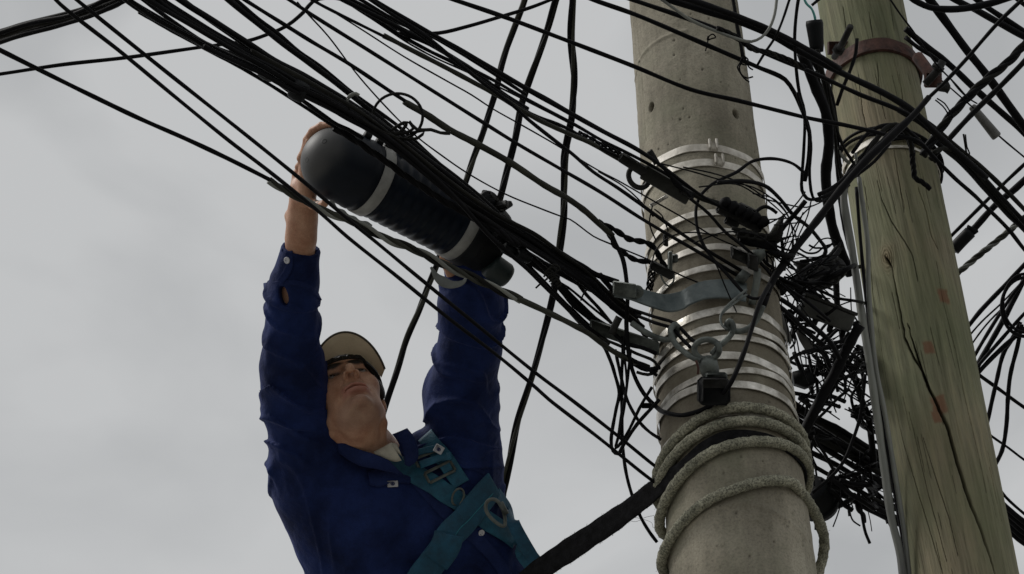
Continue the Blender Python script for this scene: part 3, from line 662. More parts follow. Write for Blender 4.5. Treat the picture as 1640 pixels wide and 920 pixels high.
scrap('knotted tie wire dangling at the right edge of the concrete pole', [(1196, 92), (1190, 98), (1184, 108), (1188, 120), (1196, 125), (1206, 123)], 2.6, 5.05)
scrap('second end of the knotted tie wire at the right edge', [(1186, 100), (1181, 108), (1186, 118), (1192, 126), (1200, 132)], 2.6, 5.04)
scrap('looped scrap of tie wire just above the knotted one', [(1192, 90), (1198, 96), (1194, 104), (1186, 100), (1190, 92), (1200, 108), (1206, 112)], 2.6, 5.03)
cab('dark downlead on the far right edge of the concrete pole top', [(1172, -10), (1176, 12), (1180, 40), (1186, 70), (1190, 95)], 6, 5.4, 5.35)

# --- loops right of the concrete pole
cab('wide arched cable loop right of the concrete pole', [(1232, 470), (1205, 478), (1165, 440), (1128, 395), (1115, 355), (1118, 320), (1140, 295), (1180, 275), (1205, 258), (1240, 254), (1270, 262), (1288, 276)], 5.5, 4.70, 5.0, step=.012)
cab('second arch from the pole centre over to the crossing cable', [(1150, 292), (1190, 290), (1225, 298), (1248, 318), (1270, 345), (1295, 365), (1312, 385), (1322, 400), (1320, 410), (1300, 417), (1282, 420)], 6.5, 4.72, 5.0, step=.012)
for k, p in enumerate([[(1060, 262), (1110, 275), (1160, 290), (1205, 300), (1240, 322), (1262, 348), (1270, 390), (1262, 430)], [(1095, 268), (1150, 280), (1200, 300), (1230, 322), (1255, 345), (1272, 370), (1276, 400)], [(1120, 300), (1180, 296), (1222, 318), (1258, 328), (1292, 333), (1312, 326), (1322, 320)],
        [(1205, 310), (1240, 320), (1264, 352), (1262, 372), (1255, 395), (1246, 415)], [(1232, 352), (1258, 350), (1280, 348)], [(1240, 360), (1264, 358), (1290, 356)], [(1285, 340), (1278, 358), (1270, 380), (1262, 400), (1250, 420)],
        [(1300, 322), (1295, 345), (1288, 362), (1278, 385), (1274, 410)], [(1300, 330), (1285, 345), (1268, 372), (1255, 400)], [(1150, 378), (1110, 372), (1075, 378), (1050, 400), (1042, 430)], [(1110, 390), (1160, 372), (1210, 376), (1235, 392)], [(1045, 330), (1040, 360), (1050, 385)], [(1048, 335), (1060, 345), (1070, 370)], [(1120, 385), (1145, 420), (1160, 455), (1180, 500)],
        [(958, 275), (1000, 300), (1030, 328), (1046, 348)]]):
    cab(['thin wire arching over the pole from the dead-end clamp to the tangle', 'thin wire just inside the outer thin arch', 'thin wire running level behind the crossing cable', 'thin wire bending down through the right side of the pole', 'short level wire right of the black clamp', 'second short level wire right of the black clamp', 'steep thin wire falling to the tangle centre',
         'steep thin wire from the narrow loop', 'slanting thin wire beside the narrow loop', 'fine wire circling the pole below the top clamp', 'fine wire over the third steel band', 'fine drop wire at the left edge of the pole', 'curved fine wire at the left edge of the pole', 'fine wire falling across the lower steel bands', 'whisker wire branching left of the dead-end clamp'][k], p, 2.4, 4.72 if k not in (14,) else 4.76, 4.92 if k < 9 else 4.74, cat='wire')
cab('cable from the black clamp down over the steel bands', [(1105, 318), (1135, 342), (1160, 370), (1185, 390), (1210, 412), (1235, 440)], 5.5, 4.74, 4.8)
cab('hooked cable end standing out of the clamp beside the pole', [(1208, 344), (1216, 336), (1226, 332), (1236, 336), (1244, 342)], 6, 4.9, 4.92, step=.004)
# the diagonal crossing cable over the timber pole
cab('long straight cable crossing in front of the timber pole from the upper right', [(1650, -14), (1635, 0), (1598, 36), (1545, 98), (1513, 133), (1480, 165)], 6.5, 4.8, 5.05)
cab('thick lower stretch of the cable crossing the timber pole', [(1488, 156), (1465, 183), (1429, 218), (1383, 262), (1340, 312), (1300, 364), (1265, 410), (1238, 448), (1222, 490)], 13, 5.02, 4.78, taper=((0, .7), (.2, 1), (1, .9)))
cab('cable strapped along the top side of the crossing cable', [(1440, 200), (1410, 228), (1370, 268), (1335, 300), (1310, 312)], 7, 5.04, 4.98)
# ------------------------------------------------------------------ right of and between the poles
cab('thick black upright cable left of the timber pole', [(1284, 85), (1295, 112), (1308, 145), (1322, 180), (1327, 230), (1322, 276), (1324, 310), (1332, 361), (1345, 400), (1362, 440)], 17, 5.25, 5.45, mat='rubber')
cab('second black cable hidden behind the thick upright one', [(1300, 95), (1325, 140), (1336, 190), (1340, 240), (1345, 300), (1350, 345), (1362, 400)], 10, 5.3, 5.5)
cab('light grey conduit running down the left side of the timber pole', [(1355, 290), (1352, 318), (1360, 370), (1370, 430), (1380, 500), (1393, 580), (1406, 672), (1418, 760), (1428, 830), (1440, 880), (1450, 950)], 13, 5.42, 4.98, cat='conduit', mat='grey_cable', name='conduit', sides=12)
cab('thinner grey cable beside the conduit on the timber pole', [(1376, 285), (1382, 330), (1390, 390), (1391, 460), (1396, 530), (1404, 600), (1416, 660), (1428, 730), (1440, 800), (1450, 860), (1460, 950)], 8, 5.42, 4.98, mat='grey_cable', sides=10)
cab('dark cable between the conduit and the timber', [(1372, 300), (1380, 400), (1392, 520), (1405, 620), (1420, 720), (1436, 810), (1452, 900), (1462, 950)], 6, 5.46, 5.02)
cab('thin grey cable pinned to the front of the timber pole', [(1370, 245), (1378, 300), (1384, 330)], 4.5, 5.44, 5.46, mat='grey_cable')
cab('thin dark cable lying across the grey conduit top', [(1325, 130), (1335, 190), (1350, 235), (1368, 265), (1378, 300)], 5, 5.3, 5.45, mat='rubber_dusty')
cab('second thin dark cable lying across the conduit top', [(1308, 115), (1322, 160), (1336, 205), (1342, 260), (1350, 300)], 5, 5.28, 5.4, mat='rubber_dusty')
cab('grey riser cable tight against the upper timber', [(1296, 100), (1318, 150), (1330, 190), (1342, 240), (1360, 262)], 6, 5.26, 5.42, mat='grey_cable')
# open pipe and teal wire
m = MB(); a = P(1304, 34, 5.3); b_ = P(1309, 84, 5.3); ax = (b_-a); Ln = np.linalg.norm(ax); ax /= Ln
m.lathe(a, ax, [(.012, .017), (0, .0175), (-.001, .0205), (.008, .022), (.02, .021), (.045, .019), (Ln*.8, .018), (Ln, .015)], 22)
tag(m.build('cable_boot', MT['plastic']), 'open black cable boot beside the timber pole with a teal wire in it', 'cable boot')
cab('teal insulated wire entering the open black boot', [(1284, -12), (1292, 6), (1300, 14), (1305, 26), (1307, 40)], 4, 5.28, 5.3, cat='wire', mat='teal_wire', step=.004)
cab('dark grey cable leaving the bottom of the black boot', [(1308, 80), (1313, 105), (1322, 140), (1332, 175), (1336, 200)], 9, 5.28, 5.36, mat='rubber_dusty')
cab('short stub of wire end at the top of the timber pole', [(1300, 8), (1306, 3), (1318, -8)], 5, 5.3, 5.3)

# rusty clamp round the timber pole
zc_ = WP.zc(1404, 76)
clamp = empty('pole_clamp', Vector(P(1400, 92, 5.7))); tag(clamp, 'rusty red iron clamp bolted round the top of the timber pole', 'pole clamp')
o = band_ring(WP, zc_, .004, FA[id(WP)]+1.2, .003, .050, .008, 77, clamp, MT['rust']); o.name = 'clamp_band'
m = MB()
pL = WP.hit(1342, 78)+(-FW)*.02; m.box(pL, RT*.030, UP*.018, FW*.004, .1); m.box(pL+FW*.02, RT*.030, UP*.018, FW*.004, .1)
o = m.build('clamp_ear', MT['rust'], clamp)
m = MB(); m.tube(PS([(1336, 92), (1350, 68), (1362, 43)], 5.42, 5.3), .0085, 10); m.lathe(P(1342, 82, 5.40), P(1362, 43, 5.3)-P(1336, 92, 5.42), [(0, .016), (.012, .016)], 6); m.build('bolt', MT['dark_iron'], clamp)
m = MB(); m.tube(catmull(PS([(1470, 92), (1482, 108), (1492, 122), (1500, 130)], 5.5, 5.4)), .016, 10); m.box(P(1494, 128, 5.42), RT*.022, UP*.02, FW*.01, .2); m.build('clamp_ear', MT['rust'], clamp)
m = MB(); m.tube(PS([(1482, 135), (1503, 112), (1510, 98)], 5.38), .010, 10); m.lathe(P(1500, 112, 5.37), UP*.8+RT*.5, [(0, .017), (.012, .017)], 6); m.lathe(P(1514, 140, 5.37), RT, [(-.02, .01), (0, .013), (.006, .017), (.012, .006)], 8); m.build('bolt', MT['dark_iron'], clamp)
cab('loose bent wire beside the rusty clamp', [(1373, 62), (1371, 85), (1362, 112), (1350, 140), (1340, 168)], 6, 5.38, 5.36)
cab('thin wire running down past the clamp from the top right edge of the timber pole', [(1420, -10), (1440, 20), (1464, 52), (1484, 82), (1503, 107), (1530, 135), (1548, 156)], 3, 5.2, 5.4, cat='wire')
# pale band and wound cables lower on the timber pole
z2 = WP.zc(1425, 222)
o = band_ring(WP, z2, .006, FA[id(WP)]-1.2, .003, .020, .002, 78, wpole, MT['band_paint'])
o2 = band_ring(WP, z2-.035, .006, FA[id(WP)]-1.2, .002, .010, .002, 79, wpole, MT['band'])
def ring_cab(label, pole, z, tilt, tdir, grow, r, a0, a1, mat='rubber', name='cable', cat='cable', n=90, drop=0.0):
    a = np.linspace(a0, a1, n); zz = z+np.cos(a-tdir)*tilt+drop*np.linspace(0, 1, n)
    c = np.array([pole.at(x, y, grow+r) for x, y in zip(a, zz)]); m = MB(); m.tube(c, r, 10); return tag(m.build(name, MT[mat]), label, cat)
fw = FA[id(WP)]
ring_cab('upper cable wound round the timber pole beneath the clamp', WP, z2+.045, .03, fw-1.57, .004, .0048, fw-2.6, fw+1.9, drop=-.06)
ring_cab('middle cable wound round the timber pole beneath the clamp', WP, z2+.02, .035, fw-1.3, .012, .0045, fw-2.4, fw+1.8)
ring_cab('lower cable wound round the timber pole below the pale band', WP, z2-.03, .03, fw+1.2, .005, .0048, fw-1.6, fw+2.4)
twist('knotted black tie hanging from the wound cables on the timber pole', [(1440, 214), (1455, 222), (1461, 245), (1463, 268), (1466, 285), (1477, 292), (1490, 303)], 12, 3, .05, 5.42, 5.40, sw=.45, loose=.5, cat='tie wire', name='tie_wire', step=.005)
cab('thick cable arching over the pale band', [(1385, 255), (1402, 225), (1418, 206), (1434, 200), (1446, 208), (1456, 224), (1460, 246)], 8, 5.3, 5.38, mat='rubber_dusty')
cab('thin black cable arching beside the thick one over the pale band', [(1374, 262), (1394, 232), (1412, 215), (1428, 208), (1440, 214)], 5, 5.32, 5.36)
for k, p in enumerate([[(1365, 245), (1390, 214), (1420, 200), (1450, 206), (1480, 236)], [(1430, 216), (1470, 226), (1494, 250), (1530, 286), (1562, 314), (1578, 330), (1615, 367), (1640, 399), (1660, 422)], [(1450, 205), (1478, 232), (1498, 260)]]):
    cab(['cable bending over the shoulder of the timber pole', 'cable leaving the timber pole towards the lower right edge', 'short strand beside the pale band'][k], p, 6.5, 5.35, 5.45)

# far right cables
Rr_ = [
 ('thick straight cable falling steeply from the top right', [(1478, -14), (1498, 12), (1525, 49), (1550, 83), (1575, 114), (1605, 155), (1640, 204), (1660, 232)], 14, 5.9, 6.0, 'rubber'),
 ('sagging thick cable along the top right edge', [(1450, -12), (1464, 0), (1489, 12), (1513, 15), (1544, 14), (1586, 6), (1620, -4), (1650, -14)], 11, 5.7, 5.7, 'rubber'),
 ('cable from the top edge down to the right edge, lower of two', [(1508, -14), (1530, 0), (1562, 16), (1598, 36), (1640, 59), (1665, 72)], 11, 6.1, 6.2, 'rubber'),
 ('cable from the top edge down to the right edge, upper of two', [(1548, -14), (1564, 0), (1586, 16), (1620, 38), (1660, 64)], 10, 6.15, 6.2, 'rubber'),
 ('stub of cable in the extreme top right corner', [(1625, -4), (1640, 8), (1660, 22)], 8, 6, 6, 'rubber'),
 ('slim twisted line below the thick diagonal one at the right edge', [(1660, 78), (1640, 100), (1598, 143), (1562, 178), (1530, 212), (1512, 232), (1490, 256)], 9, 5.75, 5.7, 'rubber'),
 ('cable from behind the clamp to the right edge', [(1450, 46), (1480, 72), (1508, 93), (1529, 111), (1560, 141), (1590, 168), (1635, 208), (1660, 232)], 11, 6.0, 6.1, 'rubber'),
 ('slim cable from the timber edge behind the clamp', [(1450, 60), (1470, 76), (1496, 92), (1510, 104)], 7, 6.0, 5.95, 'rubber'),
 ('lower thin line falling right of the clamp', [(1482, 108), (1515, 135), (1546, 162), (1560, 174)], 2.5, 5.6, 5.6, 'rubber'),
 ('thin wavy wire beside the falling line right of the clamp', [(1520, 124), (1535, 143), (1550, 157), (1565, 166)], 2.5, 5.62, 5.6, 'rubber'),
 ('rising cable behind the timber pole, thinner of the pair', [(1510, 392), (1521, 381), (1550, 352), (1573, 329), (1603, 299), (1640, 264), (1660, 246)], 6, 6.2, 6.2, 'rubber'),
 ('rising cable behind the timber pole, thicker of the pair', [(1505, 420), (1526, 402), (1545, 382), (1563, 363), (1593, 330), (1628, 301), (1660, 270)], 11, 6.2, 6.25, 'rubber'),
 ('straight cable rising behind the timber pole at mid height', [(1535, 540), (1553, 520), (1569, 500), (1606, 461), (1640, 425), (1660, 405)], 7.5, 6.2, 6.2, 'rubber'),
 ('steep strand of the right edge fan, uppermost', [(1552, 585), (1575, 545), (1607, 494), (1625, 468), (1660, 425)], 6, 6.1, 6.1, 'rubber'),
 ('second strand of the right edge fan', [(1556, 600), (1566, 587), (1600, 548), (1640, 503), (1665, 480)], 6, 6.1, 6.15, 'rubber'),
 ('third strand of the right edge fan, passing the ring', [(1560, 596), (1580, 560), (1603, 520), (1625, 478), (1645, 440), (1660, 418)], 9, 6.12, 6.15, 'rubber'),
 ('low flat strand of the right edge fan', [(1562, 602), (1590, 572), (1625, 540), (1660, 512)], 8, 6.1, 6.15, 'rubber'),
 ('thin strand between the fan cables', [(1550, 560), (1580, 520), (1620, 480)], 3, 6.2, 6.2, 'rubber'),
 ('second thin strand between the fan cables', [(1546, 546), (1572, 516), (1606, 484), (1640, 448)], 3, 6.2, 6.2, 'rubber'),
 ('upper thin cable running down to the right edge below the fan', [(1560, 594), (1568, 601), (1600, 624), (1640, 653), (1665, 668)], 6, 6.2, 6.2, 'rubber'),
 ('lower thin cable running down to the right edge', [(1578, 690), (1588, 699), (1615, 718), (1640, 737), (1665, 752)], 4, 6.2, 6.2, 'rubber'),
 ('hanging cable swinging back to the timber edge, inner', [(1634, 515), (1620, 544), (1607, 566), (1596, 610), (1588, 645), (1581, 676), (1572, 700)], 7, 6.15, 6.2, 'rubber'),
 ('hanging cable swinging back to the timber edge, outer', [(1636, 520), (1630, 552), (1618, 600), (1614, 640), (1612, 680), (1605, 722), (1590, 752)], 7.5, 6.12, 6.2, 'rubber'),
 ('top strand of the low bundle at the bottom right', [(1595, 776), (1611, 797), (1640, 823), (1660, 838)], 5, 6.2, 6.2, 'rubber'),
 ('wire sloping from the grey tube to the right edge', [(1595, 214), (1606, 224), (1640, 252), (1660, 268)], 3, 5.85, 5.85, 'rubber'),
]
for l, p, w, d0, d1, mt in Rr_: cab(l, p, w, d0, d1, mat=mt, wig=.001)
twist('thick twisted diagonal cable at the upper right', [(1660, 50), (1640, 72), (1613, 101), (1586, 124), (1550, 158), (1519, 192), (1500, 218), (1478, 250)], 15, 3, .14, 5.65, 5.6, sw=.55, mats=('rubber_dusty', 'rubber', 'rubber'), loose=.1)
twist('grey green stranded guy cable rising at the right edge', [(1515, 452), (1533, 438), (1573, 405), (1619, 368), (1640, 350), (1665, 330)], 11, 3, .10, 6.3, 6.35, sw=.55, mats=('rubber_olive', 'grey_cable', 'rubber_olive'), loose=.05)
bundle('thick bundle sweeping down to the right edge past the timber pole', [
    ([(1440, 176), (1483, 202), (1525, 240), (1562, 272), (1604, 317), (1640, 356), (1660, 378)], 9, 5.6, 5.9), ([(1445, 170), (1490, 200), (1530, 234), (1570, 266), (1612, 306), (1645, 340), (1665, 360)], 8, 5.62, 5.9, 'rubber_dusty'),
    ([(1500, 228), (1540, 262), (1575, 300), (1610, 340), (1640, 368), (1660, 390)], 8, 5.66, 5.95), ([(1494, 246), (1512, 238), (1535, 246), (1560, 272), (1590, 308), (1625, 345), (1650, 374)], 7, 5.64, 5.92, 'rubber_dusty')])
cab('twisted tie strands hanging off the diagonal cable', [(1543, 214), (1546, 232), (1550, 250), (1560, 258)], 3, 5.62, 5.64, cat='wire', mat='rubber_dusty')
cab('second hanging tie strand off the diagonal cable', [(1546, 216), (1548, 236), (1552, 246), (1551, 252)], 2.5, 5.61, 5.64, cat='wire', mat='rubber_dusty')
cab('pair of tie wires left of the diagonal cable', [(1498, 160), (1510, 170), (1517, 180), (1522, 192)], 2.5, 5.58, 5.6, cat='wire')
cab('second tie wire of the pair left of the diagonal cable', [(1500, 158), (1512, 166), (1520, 178), (1526, 190)], 2.5, 5.6, 5.6, cat='wire')
m = MB(); a = P(1556, 170, 5.85); b_ = P(1597, 220, 5.85); m.lathe(a, b_-a, [(0, .008), (.004, .011), (np.linalg.norm(b_-a)*.97, .0145), (np.linalg.norm(b_-a), .012)], 14)
tag(m.build('splice_sleeve', MT['grey_plastic']), 'grey splice sleeve hanging among the cables at the upper right', 'sleeve')
m = MB(); c = P(1545, 384, 6.18); m.tube(catmull(PS([(1527, 400), (1540, 386), (1554, 372)], 6.16)), [.018]*1+[.021]*0+[.018] if False else .019, 10); m.plate([P(1548, 364, 6.15), P(1550, 360, 6.15), (P(1566, 368, 6.15)), P(1567, 372, 6.15), P(1556, 380, 6.15)], FW, .004)
tag(m.build('tape_wrap', MT['plastic']), 'flared tape wrap on the rising cable right of the timber pole', 'tape')
RG = [P(1641+37*math.cos(a), 492+47*math.sin(a), 6.05) for a in np.linspace(0, 2*math.pi, 40)[:-1]]
m = MB(); m.tube(np.array(RG), .0052, 8, closed=True); m.tube(np.array(RG)+UP*.011+RT*.004, .0045, 8, closed=True); tag(m.build('cable_loop', MT['rubber']), 'ring of coiled cable at the right edge of the view', 'cable loop')
for k, dy in enumerate((0, 9, 19, 30)):
    pass
bundle('low thick bundle leaving the timber pole at the bottom right', [([(1592, 792+dy), (1612, 812+dy), (1640, 836+dy), (1665, 852+dy)], 9, 6.2+.02*k, 6.2+.02*k) for k, dy in enumerate((0, 8, 17, 26, 33))])

# between the poles: heavy runs towards the lower right
bundle('uppermost heavy cable run between the poles', [([(1245, 628), (1269, 644), (1313, 672), (1345, 688), (1372, 706), (1401, 724), (1450, 748)], 10, 5.35, 5.6), ([(1245, 640), (1275, 655), (1320, 682), (1372, 714), (1410, 738), (1450, 760)], 10, 5.36, 5.6, 'rubber_dusty'), ([(1240, 645), (1290, 668), (1340, 698), (1400, 732), (1450, 756)], 9, 5.4, 5.62)])
bundle('second heavy cable run between the poles', [([(1250, 660), (1274, 672), (1328, 702), (1387, 734), (1450, 768)], 10, 5.3, 5.55), ([(1250, 672), (1290, 692), (1340, 718), (1400, 752), (1450, 780)], 11, 5.31, 5.55, 'rubber_dusty'), ([(1255, 684), (1300, 706), (1350, 736), (1410, 772), (1450, 796)], 10, 5.33, 5.56), ([(1250, 694), (1295, 722), (1345, 748), (1400, 786)], 9, 5.35, 5.56)])
bundle('lowest heavy cable run between the poles', [([(1270, 738), (1299, 762), (1330, 776), (1357, 790), (1390, 806), (1422, 824), (1460, 842)], 9, 5.3, 5.5), ([(1262, 745), (1300, 772), (1340, 788), (1380, 812), (1425, 834), (1460, 850)], 8, 5.32, 5.5), ([(1300, 745), (1340, 768), (1385, 792), (1425, 812), (1460, 826)], 7, 5.33, 5.5, 'rubber_dusty'), ([(1280, 750), (1320, 784), (1362, 800), (1400, 820), (1430, 830)], 7, 5.28, 5.5)])
cab('thick dark cable slanting steeply down to the left behind the tangle', [(1378, 520), (1358, 556), (1336, 600), (1313, 642), (1288, 692), (1270, 730)], 17, 5.06, 5.08)
cab('slimmer cable beside the steep slanting one', [(1372, 560), (1350, 596), (1334, 622), (1310, 660)], 8, 5.46, 5.4)
cab('dark cable falling beside the conduit between the poles', [(1352, 570), (1368, 600), (1380, 640), (1390, 665), (1396, 705), (1400, 750)], 11, 5.5, 5.45)
cab('upright cable above the terminal box', [(1336, 430), (1339, 453), (1341, 490), (1346, 520), (1352, 560)], 10, 5.5, 5.5)
cab('curved cable hanging in front of the heavy runs', [(1386, 600), (1382, 640), (1376, 675), (1366, 705), (1352, 738), (1330, 765), (1300, 790)], 6, 5.2, 5.15)
cab('thin bent wire end dangling below the lowest run', [(1356, 790), (1359, 808), (1362, 826), (1366, 834), (1377, 842)], 2.8, 5.25, 5.25, cat='wire', step=.005)
cab('cable from the black canister up to the lowest run', [(1318, 812), (1338, 812), (1356, 804), (1372, 792)], 9, 5.3, 5.3, mat='plastic')
cab('level cable right of the lower steel bands', [(1262, 628), (1290, 633), (1315, 640), (1345, 652)], 6.5, 5.2, 5.3)
cab('pair of thin lines above the heavy runs, upper', [(1335, 610), (1360, 625), (1382, 640)], 2.5, 5.4, 5.4, cat='wire')
cab('pair of thin lines above the heavy runs, lower', [(1332, 614), (1358, 631), (1380, 645)], 2.5, 5.4, 5.4, cat='wire')
cab('bowed cable at the right edge of the steel bands', [(1266, 590), (1262, 580), (1275, 568), (1300, 560), (1330, 552), (1365, 538)], 6, 4.95, 5.1)
cab('black cable following the pole between the lower bands', [(1195, 535), (1225, 545), (1250, 570), (1262, 600), (1268, 630)], 7, 4.8, 4.85)
cab('twin cable at the centre of the tangle, upper', [(1235, 470), (1270, 492), (1300, 520), (1330, 548), (1345, 575)], 8, 4.92, 4.98)
cab('twin cable at the centre of the tangle, lower', [(1230, 478), (1262, 502), (1290, 530), (1318, 552)], 8, 4.90, 4.97)
cab('cable from the tangle centre up to the insulator', [(1252, 470), (1280, 440), (1300, 425), (1335, 412), (1345, 400)], 8, 5.0, 5.3)
cab('thin straight wire right of the insulator going down', [(1300, 455), (1320, 475), (1338, 495), (1352, 512)], 2.6, 5.3, 5.35, cat='wire')
cab('fine wire hanging beside the conduit', [(1362, 460), (1363, 490), (1366, 520), (1370, 532)], 2, 5.3, 5.3, cat='wire')
cab('thin wire draped over the terminal box', [(1240, 475), (1270, 492), (1310, 500), (1350, 500), (1368, 508), (1374, 520)], 3, 5.1, 5.25, cat='wire')
twist('coarse twisted strands left of the insulator', [(1290, 438), (1310, 425), (1330, 412), (1345, 398)], 16, 4, .09, 5.25, 5.35, sw=.32, mats=('rubber', 'rubber_olive'))

# insulator / canister / boxes
def lathe_thing(name, label, cat, a, b, da, db, prof, mat, sides=20):
    A_ = P(*a, da); B_ = P(*b, db); L_ = np.linalg.norm(B_-A_); m = MB(); m.lathe(A_, B_-A_, [(x*L_, r) for x, r in prof], sides)
    return tag(m.build(name, MT[mat], auto=40), label, cat)
lathe_thing('insulator', 'black ribbed strain insulator between the two poles', 'insulator', (1302, 452), (1348, 425), 5.25, 5.32, [(0, .012), (.05, .026), (.14, .030), (.2, .02), (.27, .032), (.36, .034), (.42, .024), (.5, .034), (.6, .034), (.66, .022), (.74, .03), (.88, .028), (1, .014)], 'dark_iron')
lathe_thing('shackle_roller', 'dark iron spool left of the strain insulator', 'spool', (1284, 418), (1283, 452), 5.2, 5.2, [(0, .012), (.08, .02), (.2, .02), (.3, .012), (.7, .012), (.8, .02), (.92, .02), (1, .012)], 'dark_iron')
lathe_thing('splice_canister', 'black splice canister hanging low behind the rope coils', 'splice canister', (1295, 780), (1322, 822), 5.25, 5.3, [(0, .03), (.1, .044), (.5, .047), (.62, .047), (.64, .052), (.72, .052), (.74, .046), (.9, .04), (1, .026)], 'plastic', 24)
box = empty('terminal_box', Vector(P(1320, 505, 5.2))); tag(box, 'dark grey slanted terminal box between the poles', 'terminal box')
a = P(1283, 486, 5.02); b_ = P(1364, 518, 5.12); c = (a+b_)/2; ax = (b_-a)/2; nrm = np.cross(ax, FW); nrm /= np.linalg.norm(nrm)
m = MB(); m.box(c, ax, nrm*.024, FW*.03, .15); m.build('housing', material('grey_box', (.045, .047, .043), .6, var=.4, vscale=30, bump=.2), box)
m = MB(); m.box(c+nrm*.023, ax*1.03, nrm*.004, FW*.033, .2); m.build('lid', MT['dark_iron'], box)
for q in (-.8, -.3, .3, .8):
    m = MB(); m.lathe(c+ax*q-nrm*.021, -nrm, [(0, .008), (.014, .007), (.02, .004)], 10); m.build('cable_port', MT['rubber'], box)
m = MB(); m.plate([P(x, y, 5.0) for x, y in ((1233, 480), (1240, 482), (1252, 500), (1259, 512), (1268, 545), (1266, 552), (1256, 540), (1240, 508), (1236, 495))], FW+RT*.4, .006)
tag(m.build('bracket_plate', MT['grey_plastic']), 'pale grey bent bracket plate at the right edge of the steel bands', 'bracket')
m = MB(); m.plate([P(x, y, 5.1) for x, y in ((1270, 520), (1285, 530), (1300, 548), (1302, 560), (1290, 562), (1280, 545))], FW+RT*.2, .008)
tag(m.build('bracket_plate', MT['grey_plastic']), 'small grey plate in the middle of the tangle', 'bracket')
m = MB(); m.plate([P(x, y, 5.1) for x, y in ((1268, 598), (1284, 594), (1300, 600), (1304, 616), (1290, 622), (1272, 616))], FW-UP*.3, .03)
tag(m.build('junction_block', MT['plastic']), 'dark junction block right of the lower steel bands', 'junction block')

# the real rat's nest: uncountable small wires and scraps
def tangle():
    rs = np.random.RandomState(12); mb = MB()
    zones = [  # centre x, y, spread x, y, count, depth
        (1280, 455, 26, 18, 30, 5.1), (1245, 455, 14, 20, 20, 4.95), (1315, 565, 44, 12, 40, 5.2), (1270, 515, 16, 20, 18, 5.1), (1375, 570, 14, 18, 26, 5.4), (1310, 595, 22, 10, 14, 5.3),
        (1375, 660, 20, 9, 26, 5.4), (1340, 765, 36, 10, 22, 5.3), (1385, 748, 18, 22, 22, 5.45), (1300, 700, 24, 14, 12, 5.25), (1225, 395, 22, 12, 14, 4.9), (1290, 640, 18, 16, 8, 5.25), (1200, 375, 26, 10, 10, 4.86), (1395, 800, 22, 14, 12, 5.4), (1282, 400, 26, 26, 5, 5.1)]
    for cx, cy, sx, sy, n, d in zones:
        for _ in range(n):
            x, y = cx+rs.randn()*sx*.5, cy+rs.randn()*sy*.5; a = rs.choice([rs.uniform(.25, .95), rs.uniform(-.9, -.2), rs.uniform(1.1, 1.9)], p=[.58, .2, .22]); pts = []
            dd = d+rs.uniform(-.08, .08); ln = rs.uniform(9, 26); cur = rs.choice([.5, 1, 2.6], p=[.5, .35, .15])
            for k in range(5):
                pts.append((x, y, max(dd, 5.62) if x > 1346+(y-300)*.11 else dd)); x += math.cos(a)*ln; y += math.sin(a)*ln; a += rs.uniform(-.38, .38)*cur; dd += rs.uniform(-.02, .02)
            c = catmull(PS(pts, d), step=.008); mb.tube(c, rs.choice([.0013, .0018, .0026, .004, .0058], p=[.22, .24, .22, .18, .14]), 6)
    # clamps and scraps among the wires
    for _ in range(22):
        cx, cy, sx, sy, n, d = zones[rs.choice(12)]; c = P(cx+rs.randn()*sx*.4, cy+rs.randn()*sy*.4, d+rs.uniform(-.05, .05)); q = rs.randn(3); q /= np.linalg.norm(q)
        u = np.cross(q, rs.randn(3)); u /= np.linalg.norm(u); w = np.cross(q, u); s_ = rs.uniform(.006, .014); mb.box(c, q*s_*1.4, u*s_*.8, w*s_*.6, .15)
    return mb
tag(tangle().build('wire_tangle', MT['rubber']), 'dense rats nest of thin black wires between the two poles', 'wire tangle', kind='stuff')

# ------------------------------------------------------------------ hardware on the concrete pole
def plate_curved(name, mat, pts_top, h, th, d, parent=None, ndir=None):
    m = MB(); c = catmull(PS(pts_top, d), step=.006); m.strip(c, UP, h, th); return m.build(name, mat, parent, auto=35)
# buckles on the two top bands
m = MB()
for (x, y) in ((1141, 238), (1150, 262)):
    h = CP.hit(x, y); n_ = np.array([h[0]-CP.x, h[1]-CP.y, 0]); n_ /= np.linalg.norm(n_); tt = np.cross(n_, [0, 0, 1])
    m = MB(); m.box(h+n_*.008, tt*.011, np.array([0, 0, .013]), n_*.006, .2); m.box(h+n_*.013-tt*.008, tt*.003, np.array([0, 0, .016]), n_*.008, .3); m.box(h+n_*.013+tt*.009, tt*.003, np.array([0, 0, .015]), n_*.007, .3)
    m.build('band_buckle', MT['band_paint'], cpole)
# blue grey bracket plate
br = empty('pole_bracket', Vector(P(1080, 470, 4.85))); tag(br, 'wide blue grey steel bracket plate bent round the front of the concrete pole', 'bracket')
bp_ = [(984, 463, 4.72), (1010, 469, 4.73), (1030, 476, 4.74), (1050, 482, 4.755), (1070, 486, 4.775), ]
for x_, y_ in ((1092, 481), (1105, 474), (1125, 466), (1150, 463), (1172, 464), (1195, 469)):
    bp_.append((x_, y_, float(np.dot(CP.hit(x_, y_, .022)-CAM, FW))))
c = catmull(PS(bp_, 4.8), step=.006); m = MB(); m.strip(c, np.array([0, 0, 1.0]), np.interp(np.linspace(0, 1, len(c)), [0, .1, .5, 1], [.045, .042, .050, .055]), .006); m.build('plate', MT['blue_steel'], br, auto=35)
m = MB(); m.lathe(P(1020, 467, 4.72), -FW-UP*.3, [(0, .015), (.006, .015), (.007, .011), (.013, .011), (.014, .0065), (.02, .006)], 18); m.build('bolt', MT['steel'], br, auto=35)
m = MB(); m.box(P(1000, 464, 4.70), RT*.026-UP*.004, UP*.016, FW*.012, .1); m.build('clamp_block', MT['steel'], br)
